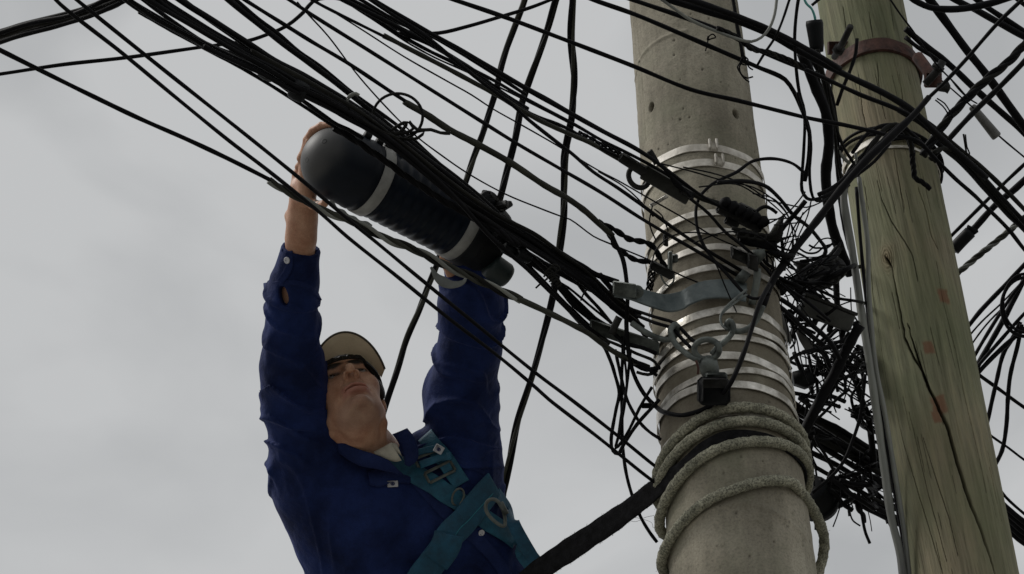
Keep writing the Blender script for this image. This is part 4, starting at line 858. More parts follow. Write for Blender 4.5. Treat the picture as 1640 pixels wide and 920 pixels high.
lb = empty('lower_bracket', Vector(P(1000, 540, 4.8))); tag(lb, 'dark grey bracket bar sticking out left of the pole under the blue grey plate', 'bracket')
m = MB(); m.box(P(1000, 540, 4.80), RT*.078-UP*.026, UP*.016, FW*.016, .1); m.build('bar', MT['steel'], lb)
m = MB(); m.tube(catmull(PS([(980, 536), (985, 522), (992, 508)], 4.76)), .009, 8); m.build('bolt', MT['dark_iron'], lb)
# right hand clips
for k, (pp, l) in enumerate([([(1205, 401), (1224, 400), (1226, 410), (1213, 427), (1209, 412)], 'small pale steel clip on the upper right of the banded section'), ([(1189, 432), (1202, 440), (1192, 455), (1176, 447)], 'angled pale steel clip over the fifth steel band')]):
    m = MB(); m.plate([P(x, y, 4.78) for x, y in pp], FW-UP*.2, .012); tag(m.build('steel_clip', MT['steel']), l, 'clip')
m = MB(); m.box(P(1186, 410, 4.80), RT*.022-UP*.010, UP*.014, FW*.014, .15); m.box(P(1205, 420, 4.78), RT*.012-UP*.005, UP*.018, FW*.014, .15); tag(m.build('cable_clamp', MT['dark_iron']), 'black block clamp beside the pale clips', 'clamp')
m = MB(); m.tube(catmull(PS([(1213, 430), (1212, 450), (1208, 472), (1204, 488)], 4.78)), .0085, 12); tag(m.build('bolt_shank', MT['steel']), 'grey upright bolt shank at the right of the bracket plate', 'bolt')
# strap buckle cluster on the left edge
sb_ = empty('strap_clamp', Vector(P(1066, 440, 4.8))); tag(sb_, 'wedge clamp strapped to the left edge of the pole above the bracket', 'clamp')
m = MB(); m.box(P(1060, 433, 4.80), RT*.026-UP*.014, (UP+RT*.4)*.010, FW*.012, .2); m.build('wedge', MT['dark_iron'], sb_)
m = MB(); m.box(P(1073, 424, 4.80), RT*.005, UP*.03, FW*.010, .2); m.box(P(1080, 414, 4.82), RT*.008, UP*.010, FW*.01, .2); m.build('frame', MT['steel'], sb_)
m = MB(); m.tube(catmull(PS([(1080, 440), (1078, 452), (1070, 458), (1062, 450), (1058, 440)], 4.79), step=.004), .0022, 8); m.build('bail', MT['steel'], sb_)
twist('clump of wire scraps hanging at the left edge of the pole', [(1052, 425), (1044, 440), (1040, 452), (1042, 466)], 12, 4, .05, 4.9, 4.9, sw=.3, loose=.6, cat='wire scraps', name='wire_scraps', step=.004)
# black block on the left under the third band
m = MB(); m.box(P(1066, 385, 4.88), RT*.006-UP*.002, UP*.014, FW*.006, .2); tag(m.build('wedge_block', MT['dark_iron']), 'small black wedge under the third steel band', 'wedge')
# dead-end clamp with ring at the upper left of the pole
de = empty('dead_end_clamp', Vector(P(1070, 290, 4.84))); tag(de, 'dark dead-end clamp with a round eye at the upper left of the concrete pole', 'clamp')
m = MB(); a = P(1030, 275, 4.80); b_ = P(1104, 318, 4.82); ax = (b_-a)/2; n_ = np.cross(ax, FW); n_ /= np.linalg.norm(n_); m.box((a+b_)/2, ax, n_*.017, FW*.010, .12); m.build('body', material('clamp_grey', (.035, .036, .032), .6, .3, var=.4, vscale=30, bump=.3), de)
m = MB(); a = P(992, 250, 4.79); b_ = P(1036, 278, 4.80); m.box((a+b_)/2, (b_-a)/2, n_*.012, FW*.011, .25); m.build('jaw', MT['dark_iron'], de)
m = MB(); m.box(P(1046, 252, 4.79), RT*.006+UP*.004, (UP*.5-RT*.3)*.03, FW*.004, .2); m.build('fin', MT['dark_iron'], de); m = MB(); m.box(P(1098, 310, 4.80), RT*.012-UP*.006, UP*.006, FW*.012, .2); m.build('fin', MT['dark_iron'], de)
m = MB(); m.tube(np.array([P(1023+16*math.cos(a)+3*math.sin(a), 284+17*math.sin(a), 4.82) for a in np.linspace(-.6, 4.1, 24)]), .0062, 10); m.build('eye', MT['dark_iron'], de)
m = MB()
for k in range(5): m.tube(catmull(PS([(1035+k*3, 246+k*3), (1060+k*2, 268+k*2), (1085, 292+k*2), (1110+k, 320-k*2)], 4.77+.004*k)), .0028, 6)
m.build('grip_strand', MT['rubber'], de)
cab('grey wire bundle leaving the dead-end clamp over the pole', [(1104, 308), (1125, 318), (1148, 326), (1170, 334)], 9, 4.84, 4.86, mat='rubber_dusty')
m = MB(); m.box(P(1055, 322, 4.93), RT*.02+UP*.012, (UP*.6-RT*.6)*.006, FW*.004, .2); tag(m.build('strap_end', MT['band']), 'folded loose strap end under the dead-end clamp', 'strap end')
# black lump clamp on the right
bc = empty('black_clamp', Vector(P(1185, 340, 4.84))); tag(bc, 'lumpy black connector clamp on the right half of the concrete pole', 'connector')
rs = np.random.RandomState(5)
m = MB()
for k in range(6):
    x = 1158+k*12; y = 326+k*6; a = P(x, y-7, 4.84); b_ = P(x+9, y+9, 4.83); m.lathe(a, b_-a, [(0, .008), (.004, .014), (.018, .015), (.022, .010)], 10)
m.build('jaw', MT['rubber'], bc)
m = MB(); a = P(1150, 328, 4.86); b_ = P(1222, 364, 4.86); ax = (b_-a)/2; n_ = np.cross(ax, FW); n_ /= np.linalg.norm(n_); m.box((a+b_)/2, ax, n_*.018, FW*.014, .2); m.box((a+b_)/2+n_*.018+ax*.1, ax*.4, n_*.010, FW*.012, .2); m.box((a+b_)/2-n_*.022-ax*.2, ax*.3, n_*.010, FW*.012, .2); m.build('body', MT['dark_iron'], bc)
m = MB(); a = P(1180, 378, 4.83); b_ = P(1240, 388, 4.85)
for k in range(6): m.tube(catmull(PS([(1172+k*3, 366+k*4), (1200, 372+k*4), (1225, 378+k*3), (1246, 372+k*3), (1252, 352+k*4)], 4.82+.006*k)), .0045, 7)
m.build('wire_turns', MT['rubber_dusty'], bc)
for k in range(3):
    m = MB(); m.tube(np.array([P(1190+k*14+8*math.cos(a), 376+k*2+4.5*math.sin(a), 4.80) for a in np.linspace(0, 6.1, 20)]), .0035, 7, closed=True); m.build('ring', MT['rubber_dusty'], bc)
m = MB(); m.box(P(1212, 388, 4.85), RT*.045-UP*.01, UP*.012, FW*.02, .2); m.build('block', MT['rubber'], bc)
cab('folded leaf shaped cable sheath right of the black clamp', [(1228, 382), (1242, 366), (1252, 350), (1256, 342)], 8, 4.9, 4.92, mat='rubber_olive', taper=((0, .6), (.4, 1.4), (1, .3)))
# hooks, thimbles and the eye nut in front of the bands
hk = empty('guy_hook', Vector(P(1130, 560, 4.6))); tag(hk, 'grey steel eye nut holding two hooks in front of the lower bands', 'hook')
m = MB(); m.tube(catmull(PS([(1012, 518), (1030, 530), (1052, 541), (1072, 544), (1084, 534), (1082, 520), (1074, 528), (1080, 548), (1096, 564), (1112, 574), (1124, 578)], 4.72, 4.58), step=.005), np.interp(np.linspace(0, 1, 400)[:1], [0, 1], [1, 1])[0]*.0066, 12); m.build('hook', MT['steel'], hk)
m = MB(); m.tube(catmull(PS([(1222, 490), (1214, 508), (1204, 522), (1190, 530), (1175, 530), (1164, 522), (1168, 514), (1174, 522), (1172, 534), (1160, 548), (1150, 556), (1140, 568)], 4.62, 4.58), step=.005), .0066, 12); m.build('hook', MT['steel'], hk)
m = MB(); m.tube(np.array([P(1132+20*math.cos(a), 560+16*math.sin(a), 4.57+.02*math.sin(a*.5)) for a in np.linspace(0, 6.283, 30)[:-1]]), .0068, 12, closed=True)
m.lathe(P(1132, 574, 4.575), P(1140, 606, 4.60)-P(1132, 574, 4.575), [(0, .012), (.012, .021), (.03, .021), (.045, .018)], 16); m.build('eye_nut', MT['steel'], hk)
m = MB(); c = P(1143, 622, 4.56); m.box(c-UP*.006, RT*.034, UP*.030, FW*.03, .15); m.build('square_nut', MT['plastic'], hk); m = MB(); m.box(c+UP*.012-FW*.031, RT*.027, UP*.010, FW*.002, .3); m.build('nut_face', MT['dark_iron'], hk)
m = MB(); m.box(P(1146, 604, 4.58), RT*.024, UP*.010, FW*.02, .2); m.build('washer', MT['steel'], hk)
m = MB()
for k in range(2):
    m.tube(catmull(PS([(1196, 464+k*8), (1176, 480+k*6), (1160, 496+k*3), (1154, 508), (1156, 520), (1164, 528)], 4.68, 4.58), step=.005), .0028, 8)
m.build('wire_thimble', MT['steel'], hk)
cab('upper of twin preformed grips leading from the bundle to the eye nut', [(1015, 496), (1050, 508), (1080, 518), (1096, 534), (1108, 546), (1120, 552)], 6, 4.75, 4.6, name='guy_grip', cat='grip')
cab('lower of twin preformed grips leading from the bundle to the eye nut', [(1018, 506), (1050, 518), (1076, 526), (1092, 542), (1106, 556)], 6, 4.74, 4.6, name='guy_grip', cat='grip')
for k, p in enumerate([[(960, 540), (990, 552), (1020, 566), (1050, 580), (1052, 594), (1038, 600), (1020, 596)], [(968, 556), (1000, 570), (1030, 586), (1052, 602)], [(1010, 580), (1035, 592), (1056, 588)], [(1055, 585), (1080, 560), (1110, 545), (1160, 540)], [(985, 535), (1002, 550), (1028, 556), (1052, 566)]]):
    cab(['hooked cable end under the lower bracket bar', 'slack cable beneath the hooked end', 'short cable tucked under the lower bracket', 'thin cable passing behind the eye nut', 'cable lying along the lower bracket bar'][k], p, [5, 6, 8, 4, 7][k], 4.78, 4.74, mat='rubber_dusty' if k in (0, 3) else 'rubber')
cab('rusty pin dangling under the eye nut', [(1114, 578), (1118, 590), (1117, 600)], 4, 4.55, 4.55, mat='rust', name='cotter_pin', cat='pin')

# ------------------------------------------------------------------ rope and lanyard on the concrete pole
def mat_rope():
    m = bpy.data.materials.new('mossy_rope'); m.use_nodes = True; t = m.node_tree; b = t.nodes['Principled BSDF']; b.inputs['Roughness'].default_value = .95; b.inputs['Specular IOR Level'].default_value = .15
    o = N(t, 'ShaderNodeTexCoord').outputs['Object']
    c = ramp(t, noise(t, o, 14, 5), [(.35, (.21, .21, .165)), (.65, (.40, .39, .31))])
    c = mixc(t, 1.0, c, ramp(t, noise(t, o, 240, 4, .7), [(.38, (.35, .35, .35)), (.62, (1.35, 1.35, 1.3))]), 'MULTIPLY'); t.links.new(c, b.inputs['Base Color'])
    bp = N(t, 'ShaderNodeBump'); bp.inputs['Strength'].default_value = .8; bp.inputs['Distance'].default_value = .002; t.links.new(noise(t, o, 400, 4, .7), bp.inputs['Height']); t.links.new(bp.outputs[0], b.inputs['Normal'])
    return m
MT['rope'] = mat_rope()
def rope_points():
    """coil: seen points (x, y) on the front, carried round the back of the pole"""
    f0 = FA[id(CP)]; pts = []
    def turn(zf, zl, zr, g, lead=1.0):
        # one turn from the left side across the front to the right and round the back; heights at left/front/right
        pass
    return pts
def coil(levels, r, grow, mat, name, label, cat, start=None, end=None, fray=True):
    """levels: list of (angle from the front in turns, y seen at the pole's middle line there, growth)"""
    f0 = FA[id(CP)]; A_ = []; Z_ = []; G_ = []
    for tn, z, g in levels: A_.append(f0+tn*2*math.pi); Z_.append(z); G_.append(g)
    T = np.linspace(0, len(levels)-1, (len(levels)-1)*36+1); idx = np.arange(len(levels))
    def smooth(y): 
        return np.array([np.interp(t, idx, y) for t in T])
    def cm(y):
        y = np.array(y)[:, None]*np.array([[1, 0, 0]]); out = []
        for i in range(len(y)-1):
            p0 = y[max(i-1, 0)]; p1 = y[i]; p2 = y[i+1]; p3 = y[min(i+2, len(y)-1)]; tt = np.linspace(0, 1, 37)[:-1][:, None]
            out.append(.5*((2*p1)+(-p0+p2)*tt+(2*p0-5*p1+4*p2-p3)*tt**2+(-p0+3*p1-3*p2+p3)*tt**3))
        out.append(y[-1:]); return np.vstack(out)[:, 0]
    a = smooth(A_); z = cm(Z_); g = cm(G_)
    c = np.array([CP.at(x, y, gg+r) for x, y, gg in zip(a, z, g)])
    if start is not None: c = np.vstack([start, c])
    if end is not None: c = np.vstack([c, end])
    c = catmull(c[::3] if len(c) > 30 else c, step=.0045)
    return c
zz = lambda y: CP.zc(1092+y*.103, y)
def braid(s, a): 
    return 1+.06*np.sin(a*3+s*210)+.07*np.sin(a*4+s*190)*np.sin(a*4-s*190)+.06*np.sin(a*9+s*420)*np.sin(a*7-s*300)+.035*np.sin(s*23+a)+.03*np.sin(a*13+s*777)
def rope(levels, r, label, end=None, start=None, name='rope'):
    c = coil(levels, r, 0, None, name, label, 'rope', start, end); m = MB(); m.tube(c, r, 20, rfun=braid); 
    # stray fibres
    rs = np.random.RandomState(len(c)); t, n, b = frames(c)
    for i in rs.randint(5, len(c)-5, int(len(c)*.35)):
        th = rs.rand()*6.28; o = n[i]*math.cos(th)+b[i]*math.sin(th); q = t[i]*rs.uniform(-1, 1)+o*.8; p0 = c[i]+o*r*.95
        m.tube(np.array([p0, p0+q*.003, p0+q*.006+rs.randn(3)*.0015]), .00035, 3)
    return tag(m.build(name, MT['rope']), label, 'rope')
zq = lambda y, low=0: zz(y)-low*.00169
rope([(-.5, zq(668), .002), (-.25, zq(668, 34), .003), (0, zq(661), .001), (.25, zq(661, 2), .001), (.5, zq(672), .003), (.75, zq(684, 38), .004), (1, zq(683), .001), (1.25, zq(684, 0), .001), (1.5, zq(700), .002),
      (1.75, zq(718, 48), .003), (2, zq(719), .001), (2.25, zq(719, -14), .001), (2.5, zq(748), .002), (2.75, zq(789, 40), .004), (3, zq(790), .001), (3.13, zq(790, -22), .004)], .0114,
     'mossy grey green rope coiled round the lower concrete pole, hanging off its right side', end=PS([(1298, 821, 4.60), (1313, 843, 4.62), (1320, 868, 4.63), (1315, 898, 4.63), (1302, 935, 4.63), (1290, 980, 4.6)], 4.6))
def lanyard():
    f0 = FA[id(CP)]
    free = PS([(790, 985, 4.86), (830, 943, 4.82), (872, 908, 4.78), (935, 866, 4.72), (1000, 822, 4.66), (1044, 788, 4.61), (1072, 765, 4.565)], 4.6)
    rnd = np.array([CP.at(f0+a*2*math.pi, z, g) for a, z, g in ((-.12, zq(700, 30), .010), (-.06, zq(700, 12), .008), (0, zq(701), .006), (.08, zq(701), .005), (.17, zq(701, 4), .005), (.25, zq(701, 6), .005), (.4, zq(712), .006), (.6, zq(722), .006))])
    c = catmull(np.vstack([free, rnd]), step=.008); k = len(c); s = np.linspace(0, 1, k); cut = len(catmull(free, step=.008))/k
    up = UP*.85+FW*.25; w = np.array([up*(1-min(1, max(0, (q-cut+.04)/.12)))+np.array([0, 0, 1.0])*min(1, max(0, (q-cut+.04)/.12)) for q in s])
    rs = np.random.RandomState(3); wd = np.interp(s, [0, cut*.5, cut*.93, cut+.06, 1], [.056, .055, .046, .026, .024])*(1+.03*np.sin(s*70)+.02*np.sin(s*170))
    m = MB(); m.strip(c, w, wd, .005)
    t, n, b = frames(c)
    for i in rs.randint(3, int(k*cut), 120):
        sd_ = rs.choice([-1, 1]); p = c[i]+w[i]/np.linalg.norm(w[i])*wd[i]/2*sd_; q = w[i]*sd_+t[i]*rs.uniform(-1, 1)
        m.tube(np.array([p, p+q*.002, p+q*rs.uniform(.003, .006)+rs.randn(3)*.001]), .0004, 3)
    return tag(m.build('lanyard', material('worn_black_webbing', (.008, .008, .009), .9, var=.7, vscale=60, bump=.5, bscale=300, spec=.15)), 'wide worn black work positioning strap from the harness to the concrete pole', 'lanyard')
lanyard()
for p in ([(1004, 833), (1018, 836), (1034, 829), (1048, 826)], [(1010, 828), (1026, 831), (1044, 838), (1046, 846)]):
    cab('upper stray fibre curling out of the rope beside the lanyard' if p[0][1] > 830 else 'lower stray fibre curling out of the rope beside the lanyard', p, .7, 4.62, 4.62, cat='fibre', name='rope_fibre', mat='rubber_dusty', sides=4, wig=.0003, step=.004)
# ------------------------------------------------------------------ splice closure
clo = empty('splice_closure', Vector(P(650, 320, 4.72))); tag(clo, 'large dark blue cylindrical splice closure with two pale straps held up by the worker', 'splice closure')
K0 = P(541, 262, 4.66); K1 = P(790, 388, 4.86); KA = (K1-K0); KL = np.linalg.norm(KA); KA /= KL; KR = .0805
kn = -FW+KA*np.dot(FW, KA); kn /= np.linalg.norm(kn); kb = np.cross(KA, kn)      # towards the viewer, and sideways
if np.dot(kb, UP) < 0: kb = -kb
m = MB(); prof = [(-KR*1.02*math.cos(a), KR*math.sin(a)) for a in np.linspace(.02, math.pi/2, 22)]
prof += [(.02, KR*1.002), (.05, KR*1.004), (.052, KR*1.018), (.060, KR*1.018), (.062, KR*1.0), (.095, KR*.99)]
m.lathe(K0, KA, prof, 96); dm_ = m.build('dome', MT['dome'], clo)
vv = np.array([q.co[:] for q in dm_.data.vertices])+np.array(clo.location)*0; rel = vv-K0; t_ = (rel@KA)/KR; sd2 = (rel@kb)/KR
lit_mix = 1/(1+np.exp((t_+.50-.18*sd2+.25*noise2(sd2*3+5, t_*3+7, 81, 4))/.10)); at = dm_.data.attributes.new('dust', 'FLOAT', 'POINT'); at.data.foreach_set('value', lit_mix.astype(np.float32))  # paler grey end: light from the left painted into the dome colour
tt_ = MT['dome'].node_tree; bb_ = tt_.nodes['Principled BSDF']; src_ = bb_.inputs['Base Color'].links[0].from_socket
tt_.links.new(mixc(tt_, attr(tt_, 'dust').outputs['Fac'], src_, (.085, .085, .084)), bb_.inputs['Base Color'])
m = MB(); prof = [(.094, KR*.97)]; x = .10; 
while x < KL*.80:
    prof += [(x, KR*.955), (x+.004, KR*.988), (x+.015, KR*.988), (x+.019, KR*.955)]; x += .026
prof += [(KL*.80, KR*.97)]
m.lathe(K0, KA, prof, 64); m.build('ribbed_body', MT['navy_plastic'], clo, auto=50)
m = MB(); m.lathe(K0, KA, [(KL*.79, KR*1.0), (KL*.80, KR*1.06), (KL*.86, KR*1.06), (KL*.87, KR*.98), (KL*.97, KR*.96), (KL, KR*.90), (KL+.004, KR*.7)], 48); m.build('base', MT['plastic'], clo, auto=40)
for x, wd_ in ((.074, .027), (KL*.735, .026)):
    m = MB(); m.lathe(K0, KA, [(x, KR*1.0), (x+.001, KR*1.03), (x+wd_/2, KR*1.034), (x+wd_-.001, KR*1.03), (x+wd_, KR*1.0)], 64); m.build('strap', MT['white_strap'], clo)
# hinge and latch lugs along the upper edge
for x in (.03, .062, .085, .12, .15):
    m = MB(); c = K0+KA*x+kb*KR*1.04+kn*.012; m.lathe(c-KA*.010, KA, [(0, .005), (.002, .010), (.016, .010), (.018, .005)], 14); m.build('latch', MT['plastic'], clo)
for px_, py_ in ((506, 240), (489, 274)):
    c0 = K0-KA*KR*.80+kb*KR*(.35 if px_ > 500 else -.25)+kn*KR*(.45 if px_ > 500 else .2); dr = (c0-K0)/np.linalg.norm(c0-K0); c0 = K0+dr*KR*1.0
    m = MB(); m.lathe(c0-dr*.002, dr, [(0, .0062), (.003, .0062), (.0035, .0045), (.0015, .004), (.0015, .001)], 14); m.build('screw', MT['dark_iron'], clo)
m = MB()      # clamp gear on the cable side
a = K0+KA*(KL*.84)+kb*KR*.95+kn*.03; m.lathe(a-kn*.02, kn, [(0, .016), (.004, .024), (.014, .024), (.016, .019), (.024, .019), (.026, .012), (.03, .011)], 22)
m.build('sealing_knob', MT['plastic'], clo)
rs = np.random.RandomState(2)
for k in range(9):
    m = MB(); c = K0+KA*(KL*.86+rs.uniform(-.02, .06))+kb*KR*rs.uniform(.85, 1.25)+kn*rs.uniform(0, .06); u = rs.randn(3); u /= np.linalg.norm(u); v_ = np.cross(u, KA); v_ /= np.linalg.norm(v_); m.box(c, u*.014, v_*.009, np.cross(u, v_)*.007, .2); m.build('clamp_block', MT['dark_iron'], clo)
m = MB(); a = P(784, 424, 4.80); b_ = P(812, 444, 4.82); m.lathe(a, b_-a, [(0, .028), (.01, .030), (np.linalg.norm(b_-a)*.85, .030), (np.linalg.norm(b_-a), .026), (np.linalg.norm(b_-a)+.002, .018)], 26); m.build('port_plug', MT['green_plastic'], clo)
m = MB(); a = P(790, 372, 4.76); b_ = P(828, 398, 4.76); m.lathe(a, b_-a, [(0, .014), (.01, .016), (np.linalg.norm(b_-a), .013)], 14); m.build('port_neck', MT['plastic'], clo)
# crumpled plastic film under the twisted messenger
film = MT['film'] = material('pale_film', (.16, .17, .16), .45, var=.3, vscale=30, bump=.3)
m = MB(); c = catmull(PS([(690, 428), (702, 446), (722, 456), (742, 452), (748, 442)], 4.60), step=.004); m.strip(c, UP+FW*.5, np.interp(np.linspace(0, 1, len(c)), [0, .4, 1], [.006, .026, .005]), .002)
tag(m.build('film_scrap', film), 'pale scrap of film curling under the twisted messenger cable', 'film')
m = MB(); c = catmull(PS([(528, 322), (540, 334), (556, 344), (570, 352), (596, 362)], 4.50), step=.004); m.strip(c, UP+FW*.5, .008+.004*np.sin(np.arange(len(c))*.8), .0015)
tag(m.build('film_strip', film), 'bright torn film strip along the bottom of the closure dome', 'film')
# ------------------------------------------------------------------ implicit surfaces
def sm(a, b, k):
    h = np.clip(.5+.5*(b-a)/k, 0, 1); return b*(1-h)+a*h-k*h*(1-h)
def smax(a, b, k): return -sm(-a, -b, k)
def cap_(p, a, b, ra, rb):
    a = np.asarray(a, float); b = np.asarray(b, float); ab = b-a; t = np.clip(((p-a)@ab)/(ab@ab), 0, 1); return np.linalg.norm(p-a-t[:, None]*ab, axis=1)-(ra+(rb-ra)*t)
def ell(p, c, r, fr=None):
    q = p-np.asarray(c, float)
    if fr is not None: q = q@np.asarray(fr).T
    r = np.asarray(r, float); k0 = np.linalg.norm(q/r, axis=1); k1 = np.linalg.norm(q/(r*r), axis=1); return k0*(k0-1)/np.maximum(k1, 1e-6)
def nets(f, lo, hi, h):
    lo = np.array(lo, float); n = np.ceil((np.array(hi)-lo)/h).astype(int)+1; B = 8; nb = np.ceil(n/B).astype(int); n = nb*B
    cx = [lo[i]+(np.arange(nb[i])+.5)*B*h for i in range(3)]; G = np.stack(np.meshgrid(*cx, indexing='ij'), -1).reshape(-1, 3)
    d = f(G); act = np.abs(d) < B*h*1.15; V = np.repeat(np.repeat(np.repeat(np.where(d > 0, 1., -1.).reshape(nb).astype(np.float32), B, 0), B, 1), B, 2)
    o = np.stack(np.meshgrid(*[np.arange(B)]*3, indexing='ij'), -1).reshape(-1, 3)
    bi = np.stack(np.unravel_index(np.nonzero(act)[0], nb), -1)
    for s in range(0, len(bi), 600):
        I = (bi[s:s+600, None, :]*B+o[None]).reshape(-1, 3); V[I[:, 0], I[:, 1], I[:, 2]] = f(lo+I*h)
    S = V < 0; c8 = [(a, b, c) for a in (0, 1) for b in (0, 1) for c in (0, 1)]; sl_ = lambda A, a, b, c: A[a:A.shape[0]-1+a, b:A.shape[1]-1+b, c:A.shape[2]-1+c]
    cnt = sum(sl_(S, *c).astype(np.int8) for c in c8); cells = np.stack(np.nonzero((cnt > 0) & (cnt < 8)), -1)
    idx = np.full(np.array(V.shape)-1, -1, dtype=np.int64); idx[cells[:, 0], cells[:, 1], cells[:, 2]] = np.arange(len(cells))
    acc = np.zeros((len(cells), 3)); w = np.zeros(len(cells)); val = lambda c: V[cells[:, 0]+c[0], cells[:, 1]+c[1], cells[:, 2]+c[2]]
    for c in c8:
        for ax in range(3):
            if c[ax] == 0:
                e = list(c); e[ax] = 1; va, vb = val(c), val(e); m_ = (va < 0) != (vb < 0); t = np.where(m_, va/np.where(m_, va-vb, 1), 0)
                pt = np.tile(np.array(c, float), (len(cells), 1)); pt[:, ax] += t; acc += pt*m_[:, None]; w += m_
    vv = lo+(cells+acc/w[:, None])*h; F = []
    for ax in range(3):
        u, v_ = [(1, 2), (2, 0), (0, 1)][ax]; A0 = [slice(None)]*3; A1 = [slice(None)]*3; A0[ax] = slice(0, -1); A1[ax] = slice(1, None)
        s0 = S[tuple(A0)]; s1 = S[tuple(A1)]; E = np.stack(np.nonzero(s0 != s1), -1); E = E[(E[:, u] > 0) & (E[:, v_] > 0) & (E[:, u] < V.shape[u]-1) & (E[:, v_] < V.shape[v_]-1)]
        fl = s0[E[:, 0], E[:, 1], E[:, 2]]; q = []
        for du, dv in ((1, 1), (0, 1), (0, 0), (1, 0)):
            C_ = E.copy(); C_[:, u] -= du; C_[:, v_] -= dv; q.append(idx[C_[:, 0], C_[:, 1], C_[:, 2]])
        q = np.stack(q, -1); q = np.where(fl[:, None], q, q[:, ::-1]); F.append(q[(q >= 0).all(1)])
    return vv, np.vstack(F)
def vnoise(p, f, seed):
    """smooth 3D pseudo noise, cheap"""
    rs = np.random.RandomState(seed); o = 0
    for k in range(3):
        a = rs.randn(3); a /= np.linalg.norm(a); b = rs.randn(3)*.7; ph = rs.rand(2)*6.28
        o = o+np.sin(f*(p@a)*(1+.3*k)+1.7*np.sin(f*.6*(p@b)+ph[0])+ph[1])
    return o/3

# ------------------------------------------------------------------ the worker
per = empty('person', Vector(P(680, 1500, 5.3))); tag(per, 'worker in dark blue shirt and beige cap reaching up to the splice closure', 'person')
toC = -FW
def frame_from(Fv, Uv):
    Fv = Fv/np.linalg.norm(Fv); Uv = Uv-Fv*np.dot(Uv, Fv); Uv /= np.linalg.norm(Uv); return np.stack([np.cross(Uv, Fv)*-1, Fv, Uv])
# joints
LSh = P(500, 745, 5.02); LEl = P(468, 590, 4.90); LWr = P(484, 352, 4.76); LKn = P(487, 284, 4.71)
RSh = P(735, 735, 5.08); REl = P(738, 610, 5.02); RWr = P(748, 470, 4.94); RHd = P(742, 400, 4.90)
Neck0 = P(600, 735, 5.05); Chest = P(632, 835, 5.06); Waist = P(678, 985, 5.10); Hip = P(700, 1110, 5.16)
# head frame: seen from below, chin towards us
al, be, ga = R(50), R(24), R(30)
F0 = toC*math.cos(al)+UP*math.sin(al); U0 = -toC*math.sin(al)+UP*math.cos(al); X0 = RT.copy()
def rot(v, ax, an):
    ax = ax/np.linalg.norm(ax); return v*math.cos(an)+np.cross(ax, v)*math.sin(an)+ax*np.dot(ax, v)*(1-math.cos(an))
F0, X0 = rot(F0, U0, be), rot(X0, U0, be)
if np.dot(F0, RT) < 0: F0, X0 = rot(F0, U0, -2*be), rot(X0, U0, -2*be)
F0, X0, U0 = [rot(v, toC, ga) for v in (F0, X0, U0)]
HC = P(560, 648, 4.98); HS = 1.10
HM = np.stack([X0, F0, U0])
def hw(p): return HC+HS*(np.asarray(p, float)@HM)       # head coordinates to world
SKULL = []
def head_sdf(p):
    q = ((p-HC)@HM.T)/HS*np.array([1.09, 1, 1])
    x = np.abs(q[:, 0]); qs = np.stack([x, q[:, 1], q[:, 2]], 1)
    d = ell(q, (0, -.012, .035), (.076, .096, .086))
    d = sm(d, ell(q, (0, .030, -.025), (.062, .062, .080)), .03)
    d = sm(d, cap_(qs, (.050, .002, -.052), (.017, .066, -.092), .020, .014), .022)
    d = sm(d, ell(q, (0, .081, -.095), (.020, .016, .015)), .012); d = smax(d, -ell(q, (0, .066, -.119), (.044, .018, .0135)), .009)
    d = sm(d, ell(q, (0, .012, -.078), (.032, .034, .014)), .03)          # under the chin
    d = sm(d, ell(qs, (.043, .050, -.012), (.023, .022, .018)), .020)      # cheekbones
    d = sm(d, cap_(q, (-.034, .079, .030), (.034, .079, .030), .010, .010), .016)
    d = smax(d, -ell(qs, (.031, .094, .009), (.021, .019, .014)), .008)
    d = sm(d, ell(qs, (.031, .0665, .009), (.0145, .0125, .0125)), .003)
    d = sm(d, cap_(qs, (.018, .078, .0025), (.044, .070, .0040), .0032, .0032), .004); d = sm(d, cap_(qs, (.018, .080, .0165), (.045, .071, .0150), .0036, .0036), .004)
    d = sm(d, cap_(q, (0, .086, .018), (0, .111, -.018), .0065, .0098), .008)
    d = sm(d, ell(q, (0, .115, -.022), (.0095, .0105, .0090)), .005)
    d = sm(d, ell(qs, (.0135, .100, -.027), (.0070, .011, .0080)), .005)
    d = smax(d, -ell(qs, (.0088, .105, -.0340), (.0062, .0090, .0105)), .001)
    d = sm(d, ell(q, (0, .079, -.060), (.030, .016, .020)), .016)          # mouth mound
    bow = .0025*np.cos(q[:, 0]*150)
    lx = np.sqrt(np.clip(1-(q[:, 0]/.027)**2, 0, 1))
    up_ = np.sqrt((np.maximum(x-.022, 0))**2+(q[:, 1]-(.0945-.30*x**1.0*x*20))**2+((q[:, 2]+.0555-bow*.4+x*.12)/1.0)**2)-.0062*(.45+.55*lx)
    lo_ = np.sqrt((np.maximum(x-.020, 0))**2+(q[:, 1]-(.0925-.30*x*x*20))**2+((q[:, 2]+.0665))**2)-.0074*(.4+.6*lx)
    d = sm(d, up_, .005); d = sm(d, lo_, .006)
    sl2 = np.sqrt((q[:, 2]+.0608+.05*x-.0012*np.cos(q[:, 0]*150))**2+(np.maximum(x-.022, 0)*.7)**2)-.0010*np.clip(1.6-x/.016, 0, 1.6)
    d = smax(d, -smax(sl2-.0022, .080-q[:, 1], .002), .0028)
    d = smax(d, -ell(q, (0, .104, -.0455), (.0035, .006, .007)), .005)     # philtrum
    fold = np.abs(cap_(qs, (.019, .088, -.026), (.033, .074, -.060), 0, 0))-.0008; d = smax(d, -fold, .006)   # smile folds
    d = smax(d, -ell(q, (0, .090, -.079), (.016, .006, .0045)), .007)     # chin crease
    for s in (-1, 1):
        e = ell(q, (s*.077, -.012, .000), (.008, .016, .028)); e = smax(e, -ell(q, (s*.086, -.006, .002), (.008, .009, .017)), .004); d = sm(d, e, .008)
    return d*HS
